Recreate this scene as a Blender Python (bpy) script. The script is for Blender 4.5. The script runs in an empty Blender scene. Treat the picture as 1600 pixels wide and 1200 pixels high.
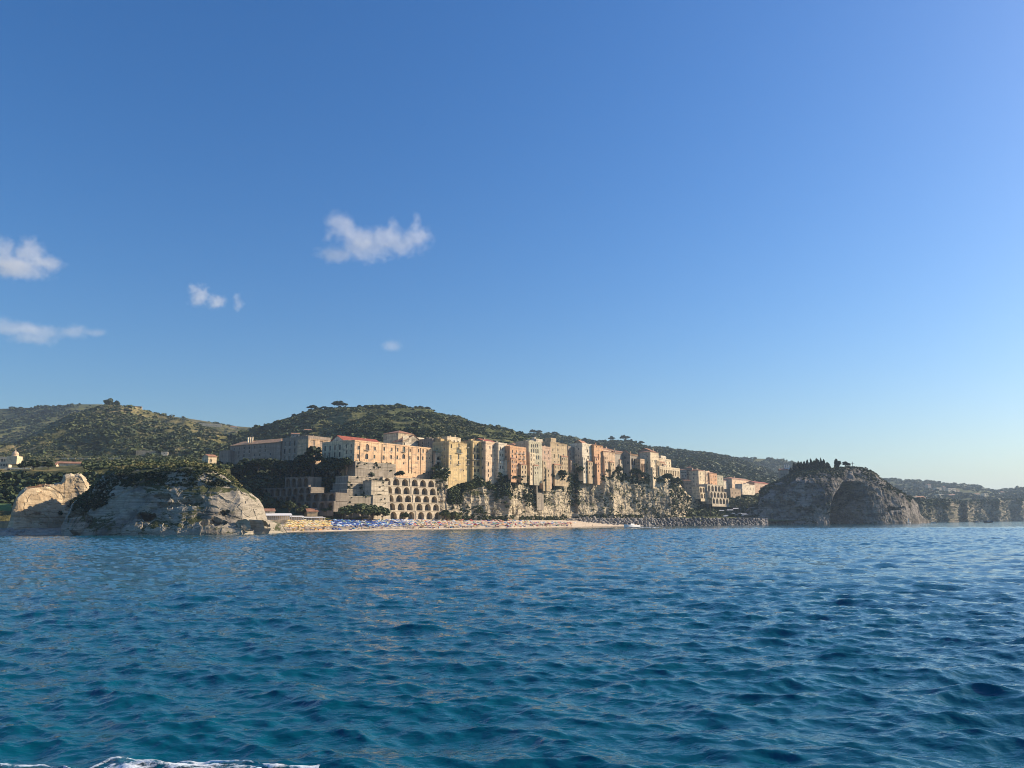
import bpy, math, random
import numpy as np
from mathutils import Matrix, Vector
R = math.radians
scene = bpy.context.scene
COL = scene.collection
random.seed(7)
rng = np.random.default_rng(11)

# ------------------------------------------------------------------ camera
CAM_H = 4.0
F = 1200.0                       # focal length in photo pixels (1600 x 1200 frame)
PITCH = math.atan(216.4 / F)
ROLL = 0.0061
_f = np.array([0, math.cos(PITCH), math.sin(PITCH)])
_r0 = np.array([1.0, 0, 0]); _u0 = np.array([0, -math.sin(PITCH), math.cos(PITCH)])
_r = math.cos(ROLL) * _r0 - math.sin(ROLL) * _u0
_u = math.sin(ROLL) * _r0 + math.cos(ROLL) * _u0
cam = bpy.data.objects.new('camera', bpy.data.cameras.new('camera'))
COL.objects.link(cam)
m = Matrix.Identity(4)
for i in range(3):
    m[i][0] = _r[i]; m[i][1] = _u[i]; m[i][2] = -_f[i]
m[0][3], m[1][3], m[2][3] = 0, 0, CAM_H
cam.matrix_world = m
cam.data.sensor_width = 36.0
cam.data.lens = 36.0 * F / 1600.0
cam.data.clip_start = 0.5
cam.data.clip_end = 60000
scene.camera = cam

# ------------------------------------------------------------------ light
SUN_EL, SUN_AZ = R(27), R(72.6)            # azimuth clockwise from +Y (view direction) to +X
sun = bpy.data.objects.new('sun', bpy.data.lights.new('sun', 'SUN'))
COL.objects.link(sun)
sun.data.energy = 5.0
sun.data.angle = R(0.5)
sun.data.color = (1.0, 0.82, 0.60)
sd = Vector((math.cos(SUN_EL) * math.sin(SUN_AZ), math.cos(SUN_EL) * math.cos(SUN_AZ), math.sin(SUN_EL)))
sun.rotation_euler = sd.to_track_quat('Z', 'Y').to_euler()
world = bpy.data.worlds.new('World'); scene.world = world
world.use_nodes = True
wn = world.node_tree.nodes; wl = world.node_tree.links
for n in list(wn): wn.remove(n)
sky = wn.new('ShaderNodeTexSky'); sky.sky_type = 'NISHITA'
sky.sun_disc = False
sky.sun_elevation = SUN_EL; sky.sun_rotation = SUN_AZ
sky.altitude = 0; sky.air_density = 1.34; sky.dust_density = 1.1; sky.ozone_density = 7.0
bg = wn.new('ShaderNodeBackground'); bg.inputs['Strength'].default_value = 0.096
wo = wn.new('ShaderNodeOutputWorld')
hs = wn.new('ShaderNodeHueSaturation'); hs.inputs['Saturation'].default_value = 1.2; hs.inputs['Hue'].default_value = 0.507
wl.new(sky.outputs[0], hs.inputs['Color']); wl.new(hs.outputs[0], bg.inputs['Color']); wl.new(bg.outputs[0], wo.inputs['Surface'])
vs = scene.view_settings
vs.view_transform = 'Standard'; vs.look = 'None'; vs.exposure = 0.6; vs.gamma = 1.0
vs.use_curve_mapping = False
scene.cycles.max_bounces = 6
scene.cycles.diffuse_bounces = 2
scene.cycles.glossy_bounces = 3
scene.cycles.volume_bounces = 2
scene.cycles.use_denoising = True
scene.cycles.filter_width = 1.0
scene.cycles.sample_clamp_indirect = 8.0

# ------------------------------------------------------------------ helpers
def ray(px, py):
    px = np.asarray(px, float); py = np.asarray(py, float)
    xc = (px - 800) / F; yc = (600 - py) / F
    return _f + xc[..., None] * _r + yc[..., None] * _u

def P(px, py, Y):
    """world point seen at photo pixel (px, py) at distance Y along the view axis"""
    d = ray(px, py); Y = np.asarray(Y, float)
    p = d * (Y / d[..., 1])[..., None]
    p[..., 2] += CAM_H
    return p

def hor(px):
    return 816.4 - 0.0061 * (px - 800)

def proj(p):
    q = np.asarray(p, float) - np.array([0, 0, CAM_H])
    return 800 + F * (q @ _r) / (q @ _f), 600 - F * (q @ _u) / (q @ _f)

def _hash(ix, iy, iz):
    h = (ix.astype(np.uint32) * np.uint32(374761393) + iy.astype(np.uint32) * np.uint32(668265263)
         + iz.astype(np.uint32) * np.uint32(2147483647 - 1103515245 % 65536))
    h = (h ^ (h >> np.uint32(13))) * np.uint32(1274126177)
    h = (h ^ (h >> np.uint32(15))) * np.uint32(2246822519)
    return ((h ^ (h >> np.uint32(16))) & np.uint32(0xffffff)).astype(np.float64) / float(0xffffff)

def vnoise(p):
    """value noise in -1..1 at points p (...,3)"""
    p = np.asarray(p, float)
    i = np.floor(p).astype(np.int64); f = p - i
    f = f * f * f * (f * (f * 6 - 15) + 10)
    out = 0
    for dx in (0, 1):
        for dy in (0, 1):
            for dz in (0, 1):
                w = ((f[..., 0] if dx else 1 - f[..., 0]) * (f[..., 1] if dy else 1 - f[..., 1])
                     * (f[..., 2] if dz else 1 - f[..., 2]))
                out = out + w * _hash(i[..., 0] + dx, i[..., 1] + dy, i[..., 2] + dz)
    return out * 2 - 1

def fbm(p, octaves=4, gain=0.5):
    p = np.asarray(p, float); a = 1.0; s = 0; t = 0
    for k in range(octaves):
        s = s + a * vnoise(p * 2 ** k + 17.3 * k); t += a; a *= gain
    return s / t

def cellnoise(p):
    i = np.floor(p).astype(np.int64)
    return _hash(i[..., 0], i[..., 1], i[..., 2]) * 2 - 1

def tag(o, label=None, cat=None, group=None, kind=None):
    if label: o['label'] = label
    if cat: o['category'] = cat
    if group: o['group'] = group
    if kind: o['kind'] = kind
    return o

def link(name, me, mats, parent=None):
    o = bpy.data.objects.new(name, me); COL.objects.link(o)
    for mm in (mats if isinstance(mats, (list, tuple)) else [mats]):
        me.materials.append(mm)
    if parent is not None: o.parent = parent
    return o

def empty(name, loc=(0, 0, 0), rz=0.0):
    o = bpy.data.objects.new(name, None); COL.objects.link(o)
    o.location = loc; o.rotation_euler = (0, 0, rz); o.empty_display_size = 0.5
    return o

def kids(o):
    return [c for c in CHILD.get(o.name, [])]
CHILD = {}

def copy_tree(o, parent=None):
    c = o.copy(); COL.objects.link(c)
    if parent is not None:
        c.parent = parent
    for ch in list(o.children):
        copy_tree(ch, c)
    return c

def mesh_np(name, verts, faces, smooth=False, attr=None, matidx=None):
    """fast mesh from numpy: verts (N,3), faces (M,k)"""
    me = bpy.data.meshes.new(name)
    verts = np.ascontiguousarray(verts, dtype=np.float32); faces = np.ascontiguousarray(faces, dtype=np.int32)
    k = faces.shape[1]; M = len(faces)
    me.vertices.add(len(verts)); me.vertices.foreach_set('co', verts.ravel())
    me.loops.add(M * k); me.loops.foreach_set('vertex_index', faces.ravel())
    me.polygons.add(M)
    me.polygons.foreach_set('loop_start', np.arange(0, M * k, k, dtype=np.int32))
    me.polygons.foreach_set('loop_total', np.full(M, k, dtype=np.int32))
    me.polygons.foreach_set('use_smooth', np.full(M, bool(smooth)))
    if matidx is not None: me.polygons.foreach_set('material_index', np.asarray(matidx, dtype=np.int32))
    if attr is not None:
        for an, av in attr.items():
            a = me.attributes.new(an, 'FLOAT', 'POINT')
            a.data.foreach_set('value', np.ascontiguousarray(av, dtype=np.float32))
    me.update(calc_edges=True)
    return me

def grid_faces(nu, nv):
    i = np.arange(nu * nv).reshape(nu, nv)
    return np.stack([i[:-1, :-1], i[1:, :-1], i[1:, 1:], i[:-1, 1:]], -1).reshape(-1, 4)

def grid_normals(g):
    du = np.gradient(g, axis=0); dv = np.gradient(g, axis=1)
    n = np.cross(du, dv); n /= np.maximum(np.linalg.norm(n, axis=-1, keepdims=True), 1e-9)
    return n

class MB:
    """collects polygons into one mesh"""
    def __init__(s): s.v = []; s.f = []; s.mi = []
    def poly(s, pts, mi=0):
        b = len(s.v); s.v += [tuple(map(float, p)) for p in pts]
        s.f.append(tuple(range(b, b + len(pts)))); s.mi.append(mi)
    def box(s, c, sz, rz=0.0, mi=0, taper=1.0):
        cx, cy, cz = c; hx, hy, hz = sz[0] / 2, sz[1] / 2, sz[2] / 2
        ca, sa = math.cos(rz), math.sin(rz); pts = []
        for z in (-1, 1):
            k = taper if z > 0 else 1.0
            for x, y in ((-1, -1), (1, -1), (1, 1), (-1, 1)):
                X, Y = x * hx * k, y * hy * k
                pts.append((cx + X * ca - Y * sa, cy + X * sa + Y * ca, cz + z * hz))
        b = len(s.v); s.v += pts
        for q in ((0, 3, 2, 1), (4, 5, 6, 7), (0, 1, 5, 4), (1, 2, 6, 5), (2, 3, 7, 6), (3, 0, 4, 7)):
            s.f.append(tuple(b + i for i in q)); s.mi.append(mi)
    def tube(s, pts, rad, n=6, mi=0, cap=True):
        pts = [Vector(p) for p in pts]
        rad = list(rad) if hasattr(rad, '__len__') else [rad] * len(pts)
        b = len(s.v)
        for i, p in enumerate(pts):
            d = (pts[min(i + 1, len(pts) - 1)] - pts[max(i - 1, 0)]).normalized()
            a = d.cross(Vector((0, 0, 1)) if abs(d.z) < 0.9 else Vector((1, 0, 0))).normalized(); c = d.cross(a)
            for k in range(n):
                t = 2 * math.pi * k / n
                s.v.append(tuple(p + (a * math.cos(t) + c * math.sin(t)) * rad[i]))
        for i in range(len(pts) - 1):
            for k in range(n):
                k2 = (k + 1) % n
                s.f.append((b + i * n + k, b + i * n + k2, b + (i + 1) * n + k2, b + (i + 1) * n + k)); s.mi.append(mi)
        if cap:
            s.f.append(tuple(b + k for k in range(n))[::-1]); s.mi.append(mi)
            e = b + (len(pts) - 1) * n
            s.f.append(tuple(e + k for k in range(n))); s.mi.append(mi)
    def mesh(s, name, smooth=False):
        me = bpy.data.meshes.new(name); me.from_pydata(s.v, [], s.f)
        me.polygons.foreach_set('material_index', np.array(s.mi, dtype=np.int32))
        me.polygons.foreach_set('use_smooth', np.full(len(s.f), bool(smooth)))
        me.update(); return me
    def build(s, name, mats, parent=None, smooth=False):
        return link(name, s.mesh(name, smooth), mats, parent)

# ------------------------------------------------------------------ materials
def nodemat(name):
    mt = bpy.data.materials.new(name); mt.use_nodes = True
    nt = mt.node_tree; b = nt.nodes['Principled BSDF']
    return mt, nt, b

def nd(nt, typ, **kw):
    n = nt.nodes.new(typ)
    for k, v in kw.items():
        if k in n.inputs.keys(): n.inputs[k].default_value = v
        else: setattr(n, k, v)
    return n

def mapping(nt, scale, coord='Object', loc=(0, 0, 0)):
    tc = nt.nodes.new('ShaderNodeTexCoord'); mp = nt.nodes.new('ShaderNodeMapping')
    mp.inputs['Scale'].default_value = scale; mp.inputs['Location'].default_value = loc
    nt.links.new(tc.outputs[coord], mp.inputs['Vector']); return mp.outputs[0]

def noise(nt, vec, scale=1.0, detail=5.0, rough=0.6, dist=0.0):
    n = nt.nodes.new('ShaderNodeTexNoise')
    n.inputs['Scale'].default_value = scale; n.inputs['Detail'].default_value = detail
    n.inputs['Roughness'].default_value = rough; n.inputs['Distortion'].default_value = dist
    nt.links.new(vec, n.inputs['Vector']); return n.outputs['Fac']

def ramp(nt, fac, stops, interp='LINEAR'):
    r = nt.nodes.new('ShaderNodeValToRGB'); r.color_ramp.interpolation = interp
    el = r.color_ramp.elements
    while len(el) < len(stops): el.new(0.5)
    for e, (p, c) in zip(el, stops):
        e.position = p; e.color = (c, c, c, 1) if not hasattr(c, '__len__') else (*c, 1)
    nt.links.new(fac, r.inputs['Fac']); return r.outputs['Color']

def mix(nt, a, b, fac, mode='MIX'):
    mx = nt.nodes.new('ShaderNodeMix'); mx.data_type = 'RGBA'; mx.blend_type = mode
    for sock, val in ((mx.inputs[0], fac), (mx.inputs[6], a), (mx.inputs[7], b)):
        if isinstance(val, bpy.types.NodeSocket): nt.links.new(val, sock)
        elif hasattr(val, '__len__'): sock.default_value = (*val[:3], 1)
        else: sock.default_value = val
    return mx.outputs[2]

def bump(nt, b, h, strength=0.5, dist=0.1):
    bp = nt.nodes.new('ShaderNodeBump'); bp.inputs['Strength'].default_value = strength
    bp.inputs['Distance'].default_value = dist
    nt.links.new(h, bp.inputs['Height']); nt.links.new(bp.outputs[0], b.inputs['Normal']); return bp

_plain = {}
def plain(name, c, rough=0.7, metal=0.0, var=0.12, scale=2.0):
    """simple painted / coloured surface with gentle mottling"""
    if name in _plain: return _plain[name]
    mt, nt, b = nodemat(name)
    fac = noise(nt, mapping(nt, (1, 1, 1)), scale, 4)
    dk = tuple(x * (1 - var) for x in c); lt = tuple(min(1, x * (1 + var)) for x in c)
    nt.links.new(ramp(nt, fac, [(0.3, dk), (0.7, lt)]), b.inputs['Base Color'])
    b.inputs['Roughness'].default_value = rough; b.inputs['Metallic'].default_value = metal
    _plain[name] = mt; return mt

def plaster(name, c, stain=0.35):
    """weathered stucco: blotches, vertical rain streaks, patches of bare stone"""
    if name in _plain: return _plain[name]
    mt, nt, b = nodemat(name)
    blot = noise(nt, mapping(nt, (0.25, 0.25, 0.2)), 1, 7, 0.68)
    streak = noise(nt, mapping(nt, (0.8, 0.8, 0.05)), 1, 5, 0.65)
    fine = noise(nt, mapping(nt, (2.2, 2.2, 2.6)), 1, 4)
    storey = noise(nt, mapping(nt, (0.03, 0.03, 0.5), loc=(0, 0, 4)), 1, 2, 0.5)
    pale = tuple(min(0.85, x * 1.14 + 0.03) for x in c); dark = tuple(x * (1 - stain) * 0.9 for x in c)
    col = mix(nt, c, pale, ramp(nt, blot, [(0.42, 0), (0.6, 1)]))
    col = mix(nt, col, tuple(x * 0.8 for x in c), ramp(nt, storey, [(0.46, 0), (0.56, 0.6)]))
    col = mix(nt, col, dark, ramp(nt, streak, [(0.47, 0), (0.66, 0.85)]))
    grey = (0.24, 0.2, 0.155)
    patch = noise(nt, mapping(nt, (0.2, 0.2, 0.34), loc=(31, 7, 3)), 1, 6, 0.72)
    col = mix(nt, col, grey, ramp(nt, patch, [(0.53, 0), (0.6, 0.7)]))
    col = mix(nt, col, tuple(x * 0.6 for x in c), ramp(nt, fine, [(0.54, 0), (0.7, 0.5)]))
    nt.links.new(col, b.inputs['Base Color']); b.inputs['Roughness'].default_value = 0.9
    bump(nt, b, fine, 0.35, 0.08)
    _plain[name] = mt; return mt

def rockmat(name, lit=(0.46, 0.38, 0.27), dark=(0.20, 0.17, 0.135), veg=0.5, vegcol=(0.055, 0.062, 0.026), strata=0.42, blot=0.5):
    """layered sandstone: pale and dark beds, rain stains, scrub in the ledges"""
    mt, nt, b = nodemat(name)
    bed = noise(nt, mapping(nt, (0.012, 0.012, strata)), 1, 8, 0.72, 0.5)
    big = noise(nt, mapping(nt, (0.045, 0.045, 0.08), loc=(3, 9, 1)), 1, 7, 0.62)
    fine = noise(nt, mapping(nt, (0.5, 0.5, 1.3)), 1, 8, 0.7)
    streak = noise(nt, mapping(nt, (0.3, 0.3, 0.025)), 1, 5, 0.7)
    col = ramp(nt, bed, [(0.36, tuple(x * 0.5 for x in lit)), (0.43, lit), (0.48, tuple(x * 0.68 for x in lit)), (0.52, tuple(min(1, x * 1.15) for x in lit)), (0.57, tuple(x * 0.62 for x in lit)), (0.62, lit), (0.68, tuple(x * 0.6 for x in lit))])
    col = mix(nt, col, dark, ramp(nt, big, [(blot - 0.03, 0), (blot + 0.07, 0.85)]))
    col = mix(nt, col, tuple(x * 0.6 for x in dark), ramp(nt, streak, [(0.56, 0), (0.74, 0.6)]))
    col = mix(nt, col, tuple(x * 0.55 for x in dark), ramp(nt, fine, [(0.58, 0), (0.7, 0.6)]))
    geo = nt.nodes.new('ShaderNodeNewGeometry'); sx = nt.nodes.new('ShaderNodeSeparateXYZ')
    nt.links.new(geo.outputs['Normal'], sx.inputs[0])
    vg = noise(nt, mapping(nt, (0.07, 0.07, 0.13), loc=(50, 2, 8)), 1, 8, 0.7)
    a = nt.nodes.new('ShaderNodeMath'); a.operation = 'MULTIPLY_ADD'
    nt.links.new(sx.outputs[2], a.inputs[0]); a.inputs[1].default_value = 0.22; nt.links.new(vg, a.inputs[2])
    col = mix(nt, col, vegcol, ramp(nt, a.outputs[0], [(0.74 - 0.25 * veg, 0), (0.78 - 0.25 * veg, 1)]))
    nt.links.new(col, b.inputs['Base Color']); b.inputs['Roughness'].default_value = 0.95
    b.inputs['Specular IOR Level'].default_value = 0.15
    bump(nt, b, fine, 0.6, 0.35)
    return mt

def leafmat(name, stops, scale=0.06):
    """foliage: colour by the per-clump 'tint' attribute and a slow drift over the ground"""
    mt, nt, b = nodemat(name)
    at = nt.nodes.new('ShaderNodeAttribute'); at.attribute_name = 'tint'
    nz = noise(nt, mapping(nt, (scale,) * 3), 1, 3)
    ad = nt.nodes.new('ShaderNodeMath'); ad.operation = 'MULTIPLY_ADD'
    nt.links.new(nz, ad.inputs[0]); ad.inputs[1].default_value = 0.5
    sb = nt.nodes.new('ShaderNodeMath'); sb.operation = 'SUBTRACT'; sb.inputs[1].default_value = 0.25
    nt.links.new(at.outputs['Fac'], ad.inputs[2]); nt.links.new(ad.outputs[0], sb.inputs[0])
    nt.links.new(ramp(nt, sb.outputs[0], stops), b.inputs['Base Color'])
    b.inputs['Roughness'].default_value = 0.7; b.inputs['Specular IOR Level'].default_value = 0.25
    return mt
# ------------------------------------------------------------------ sea
def water_mat():
    mt, nt, b = nodemat('sea_water')
    big = noise(nt, mapping(nt, (0.02, 0.02, 0.02)), 1, 3)
    col = ramp(nt, big, [(0.3, (0.0002, 0.066, 0.102)), (0.7, (0.0003, 0.084, 0.118))])
    nt.links.new(col, b.inputs['Base Color'])
    b.inputs['Roughness'].default_value = 0.05
    b.inputs['IOR'].default_value = 1.46
    n1 = noise(nt, mapping(nt, (1.1, 1.9, 1.5)), 1, 3, 0.55, 0.3)
    n2 = noise(nt, mapping(nt, (4.5, 7.5, 5)), 1, 3, 0.6, 0.4)
    ad = nt.nodes.new('ShaderNodeMath'); ad.operation = 'MULTIPLY_ADD'
    nt.links.new(n2, ad.inputs[0]); ad.inputs[1].default_value = 0.22; nt.links.new(n1, ad.inputs[2])
    bump(nt, b, ad.outputs[0], 1.0, 0.085)
    return mt

# wave spectrum: short wind chop running towards the shore over a low swell
_NW = 190
_wr = np.random.default_rng(5)
_lam = np.exp(_wr.uniform(np.log(0.26), np.log(5.5), _NW)); _lam[:6] = (9, 11, 7.5, 12, 8, 6)
_th = _wr.normal(0.0, 0.58, _NW) + 0.30
_th[:6] *= 0.5
_k = 2 * np.pi / _lam
_amp = 0.0056 * _lam ** 1.08 / (1 + (_lam / 4.6) ** 1.8) * _wr.uniform(0.5, 1.3, _NW) * np.where(_lam < 1.2, 1.1, np.where(_lam > 5.6, 0.65, np.where(_lam > 3.0, 0.85, 1.0)))
_ph = _wr.uniform(0, 2 * np.pi, _NW)
_kx = _k * np.sin(_th); _ky = _k * np.cos(_th)

def waves(X, Y, spacing=0.0):
    """Gerstner sum -> dx, dy, dz at rest positions X, Y"""
    X = X.astype(np.float32); Y = Y.astype(np.float32)
    # gusty patches modulate the chop
    g = 0.93 + 0.22 * vnoise(np.stack([X * 0.045, Y * 0.03, X * 0 + 4], -1)).astype(np.float32)
    dx = np.zeros_like(X); dy = np.zeros_like(X); dz = np.zeros_like(X)
    for k, kx, ky, a, ph, lam in zip(_k, _kx, _ky, _amp, _ph, _lam):
        fade = np.clip((lam / np.maximum(spacing, 1e-3) - 1.6) / 1.5, 0, 1) if not np.isscalar(spacing) else 1.0
        t = (kx * X + ky * Y + ph).astype(np.float32); c = np.cos(t); s = np.sin(t)
        A = a * fade * (g if lam < 7 else 1.0)
        dz += A * c; dx -= 0.8 * A * kx / k * s; dy -= 0.8 * A * ky / k * s
    return dx, dy, dz

def sea():
    rs = [5.0]
    while rs[-1] < 900:
        r = rs[-1]; rs.append(r + min(max(0.42 * r * r / (CAM_H * 768), 0.035), 0.75 if r < 420 else 0.75 + (r - 420) * 0.02))
    while rs[-1] < 16000: rs.append(rs[-1] * 1.06)
    r = np.array(rs)
    th = np.concatenate([np.linspace(-80, -43, 60, endpoint=False), np.linspace(-43, 43, 1500), np.linspace(43.3, 80, 60)]) * math.pi / 180
    TH, RR = np.meshgrid(th, r, indexing='ij')
    X = RR * np.sin(TH); Y = RR * np.cos(TH)
    sp = np.gradient(r)[None, :].repeat(len(th), 0) * 0.55
    spa = np.gradient(th)[:, None] * RR * 0.6
    dx, dy, dz = waves(X, Y, np.maximum(sp, spa))
    far = np.clip((4000 - RR) / 2600, 0, 1)
    # the chop dies down over the last stretch before the beach
    g = np.stack([X + dx * far, Y + dy * far, dz * far], -1)
    me = mesh_np('sea', g.reshape(-1, 3), grid_faces(len(th), len(r))[:, ::-1], smooth=True)
    o = link('sea', me, water_mat()); tag(o, kind='structure', label='deep blue choppy sea'); return o
sea()
# ------------------------------------------------------------------ terrain sheets
def cv(*pts, z=False):
    """profile curve: (px, py, Y) or, with z=True, (px, height, Y)"""
    a = np.array(pts, float); return (a[:, 0], a[:, 1], a[:, 2], z)

def curve_pts(c, us):
    px, val, Y, z = c
    y = np.interp(us, px, Y); v = np.interp(us, px, val)
    if z:
        p = P(us, hor(us), y); p[:, 2] = v; return p
    return P(us, v, y)

def loft(curves, us, segs, ease=None):
    rows = [curve_pts(c, us) for c in curves]
    out = []
    for k, (a, b) in enumerate(zip(rows[:-1], rows[1:])):
        n = segs[k]
        for j in range(n):
            t = j / n
            out.append(a * (1 - t) + b * t)
    out.append(rows[-1])
    return np.stack(out, 1)                      # (nu, nv, 3)

def rough(g, amp, sc, octv=4, squash=1.0, mask=1.0):
    n = grid_normals(g)
    s = np.where(n[..., 2:3].mean() < 0, -1, 1)
    d = fbm(g * np.array([1, 1, squash]) / sc, octv) * amp * mask
    return g + n * s * d[..., None]

def rockify(g, A=1.0, bed=3.2, mask=None, seed=0.0):
    """beds, ledges, blocks and gullies on a cliff face"""
    n = grid_normals(g); n *= np.where(n[..., 1].mean() > 0, -1, 1)
    p = g + seed
    wob = fbm(p / 20, 4) * 4.2
    zz = (g[..., 2] + wob) / bed
    fr = zz - np.floor(zz); li = np.floor(zz)
    led = (np.minimum(fr * 5, 1) * (1 - 0.5 * fr)) * (0.6 + 0.8 * (_hash(li.astype(np.int64), li.astype(np.int64) * 0 + 3, li.astype(np.int64) * 0) - 0.3))
    warp = np.stack([fbm(p / 11 + 5, 3), fbm(p / 11 + 9, 3), fbm(p / 11 + 2, 3)], -1) * 11
    q = (p + warp)
    blk = cellnoise(q / np.array([11.0, 11.0, 5.5])) * 0.5 + cellnoise(q / np.array([3.6, 3.6, 1.9]) + 31) * 0.14
    gul = -np.abs(fbm(p / np.array([9, 9, 60.0]) + 3, 3)) * 1.7
    d = 3.0 * fbm(p / 24, 4) + 0.55 * led + blk + 1.3 * gul + 0.32 * fbm(p / 2.1, 3)
    m = 1.0 if mask is None else mask
    return g + n * (d * A * m)[..., None]

def sheet(name, g, mat, label, smooth=False, kind='structure'):
    nu, nv = g.shape[:2]
    me = mesh_np(name, g.reshape(-1, 3), grid_faces(nu, nv), smooth)
    o = link(name, me, mat); tag(o, kind=kind, label=label); return o

def hillmat(name, c1, c2, c3, sc=0.012):
    mt, nt, b = nodemat(name)
    n1 = noise(nt, mapping(nt, (sc, sc, sc * 2.2)), 1, 8, 0.68)
    n2 = noise(nt, mapping(nt, (sc * 6,) * 3), 1, 6, 0.7)
    tr = noise(nt, mapping(nt, (0.004, 0.004, 0.22)), 1, 3, 0.5)
    col = ramp(nt, n1, [(0.36, c1), (0.52, c2), (0.66, c3)])
    col = mix(nt, col, c1, ramp(nt, n2, [(0.48, 0), (0.62, 0.85)]))
    col = mix(nt, col, c3, ramp(nt, tr, [(0.56, 0), (0.66, 0.5)]))
    nt.links.new(col, b.inputs['Base Color']); b.inputs['Roughness'].default_value = 1.0
    b.inputs['Specular IOR Level'].default_value = 0.05
    bump(nt, b, n2, 1.0, 3.0)
    return mt

M_HILL = hillmat('dry_hillside', (0.06, 0.066, 0.026), (0.155, 0.14, 0.06), (0.30, 0.235, 0.12))
M_HILLG = hillmat('green_hillside', (0.05, 0.062, 0.026), (0.105, 0.115, 0.046), (0.19, 0.17, 0.076))
M_SAND = None
def sandmat():
    mt, nt, b = nodemat('beach_sand')
    n = noise(nt, mapping(nt, (0.3,) * 3), 1, 6, 0.7)
    tc = nt.nodes.new('ShaderNodeTexCoord'); sx = nt.nodes.new('ShaderNodeSeparateXYZ'); nt.links.new(tc.outputs['Object'], sx.inputs[0])
    dry = ramp(nt, n, [(0.35, (0.48, 0.39, 0.28)), (0.65, (0.62, 0.52, 0.39))])
    wet = ramp(nt, sx.outputs[2], [(0.2, 1.0), (0.42, 0.0)])
    nt.links.new(mix(nt, dry, (0.22, 0.165, 0.11), wet), b.inputs['Base Color'])
    b.inputs['Roughness'].default_value = 0.95; bump(nt, b, n, 0.6, 0.3); return mt
M_SAND = sandmat()
M_ROCK = rockmat('sandstone_cliff', lit=(0.56, 0.47, 0.33), dark=(0.21, 0.18, 0.135), veg=0.52, blot=.52)
M_ROCKL = rockmat('shade_grey_headland_rock', lit=(0.36, 0.315, 0.245), dark=(0.12, 0.105, 0.085), veg=0.42, strata=0.3, blot=.56)  # greyer rock, its colour also lowered to stand in for the shaded front
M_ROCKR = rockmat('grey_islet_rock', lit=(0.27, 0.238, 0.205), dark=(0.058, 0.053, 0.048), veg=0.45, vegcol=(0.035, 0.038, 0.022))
M_FAR = rockmat('far_cliff_rock', lit=(0.44, 0.35, 0.25), dark=(0.18, 0.16, 0.12), veg=0.75, vegcol=(0.05, 0.055, 0.028))

def lin(a, b, n): return np.linspace(a, b, n)
SHEETS = {}

# --- beach
SHORE = (np.array([330, 380, 440, 500, 600, 645, 700, 800, 900, 960, 1000, 1080, 1180.]),
         np.array([330, 338, 360, 380, 427, 453, 480, 527, 625, 682, 706, 770, 860.]))
BACK = (np.array([330, 380, 440, 500, 600, 690, 800, 900, 1000, 1080, 1180.]),
        np.array([385, 400, 425, 452, 500, 538, 588, 678, 752, 800, 890.]))
def shoreY(px): return np.interp(px, *SHORE)
def backY(px): return np.interp(px, *BACK)
us = lin(372, 1000, 500)
sh = shoreY(us) + 1.2 * np.sin(us / 23.0) + 0.8 * np.sin(us / 9.1)
bk = backY(us)
def zc(z, Y): return (us, np.broadcast_to(np.asarray(z, float), us.shape), Y, True)
g = loft([zc(-2.5, sh - 22), zc(-0.25, sh - 2), zc(0.7, sh + 4), zc(1.0, sh + 8), zc(5.6, bk), zc(6.4, bk + 25)], us, [5, 6, 5, 16, 5])
g[..., 2] += 0.18 * fbm(g / 4.0, 3) * (g[..., 2] > 0.8)
sheet('beach', g, M_SAND, 'pale sand beach below the town'); SHEETS['beach'] = g
def beachz(px, Y):
    px = float(np.ravel(px)[0]); s, b = float(shoreY(px)), float(backY(px))
    return np.interp(Y, [s - 2, s + 4, s + 8, b, b + 25], [-0.25, 0.7, 1.0, 5.6, 6.4])

# --- town cliff
CB = (np.array([676, 690, 700, 800, 900, 1000, 1060, 1075, 1110, 1170.]), np.array([536, 541, 547, 593, 683, 758, 805, 850, 905, 960.]))
def cliffY(px): return np.interp(px, *CB)
_off = (np.array([676, 690, 700, 720, 760, 794, 797, 801, 812, 836, 842, 862, 886, 891, 897, 903, 935, 944, 958, 963, 970, 980, 1000, 1020, 1034, 1046, 1052, 1060, 1075, 1170]),
        np.array([6, 4, 0, 1, -3, -9, -8, 1, 5, 6, 3, 1, 1, 9, 10, 3, 0, -6, -9, 2, 9, 8, 4, 0, -3, -6, 0, 10, 20, 20]))
_top = (np.array([676, 690, 698, 701, 704, 722, 738, 752, 776, 780, 794, 800, 826, 850, 870, 888, 898, 910, 930, 945, 962, 975, 1000, 1020, 1032, 1050, 1062, 1075, 1100, 1170]),
        np.array([733, 731, 736, 760, 762, 757, 752, 746, 760, 745, 738, 740, 748, 757, 752, 738, 737, 738, 739, 731, 733, 741, 742, 742, 744, 752, 758, 772, 790, 800]))
us = np.unique(np.concatenate([lin(676, 1075, 1300), lin(1075, 1120, 40)]))
yb = cliffY(us) + np.interp(us, *_off); tp = np.interp(us, *_top)
yb2 = cliffY(us) + 0.55 * np.interp(us, *_off) + 2
mid = 0.42 * tp + 0.58 * 806
g = loft([(us, np.full(us.shape, 3.0), yb - 3, True), (us, mid, yb, False), (us, tp + 4, yb2 + 2, False), (us, tp, yb2 + 7, False),
          (us, tp - 1.0, yb2 + 60, False), (us, tp - 2, yb2 + 240, False)], us, [55, 60, 6, 8, 6])
mk = np.ones(g.shape[1]); mk[118:] = 0.15; mk[:4] = 0.5
# scree and caves at the foot
g = rockify(g, 1.25, 3.6, mk[None, :])
sheet('cliff', g, M_ROCK, 'sandstone cliff under the town'); SHEETS['cliff'] = g

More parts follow.
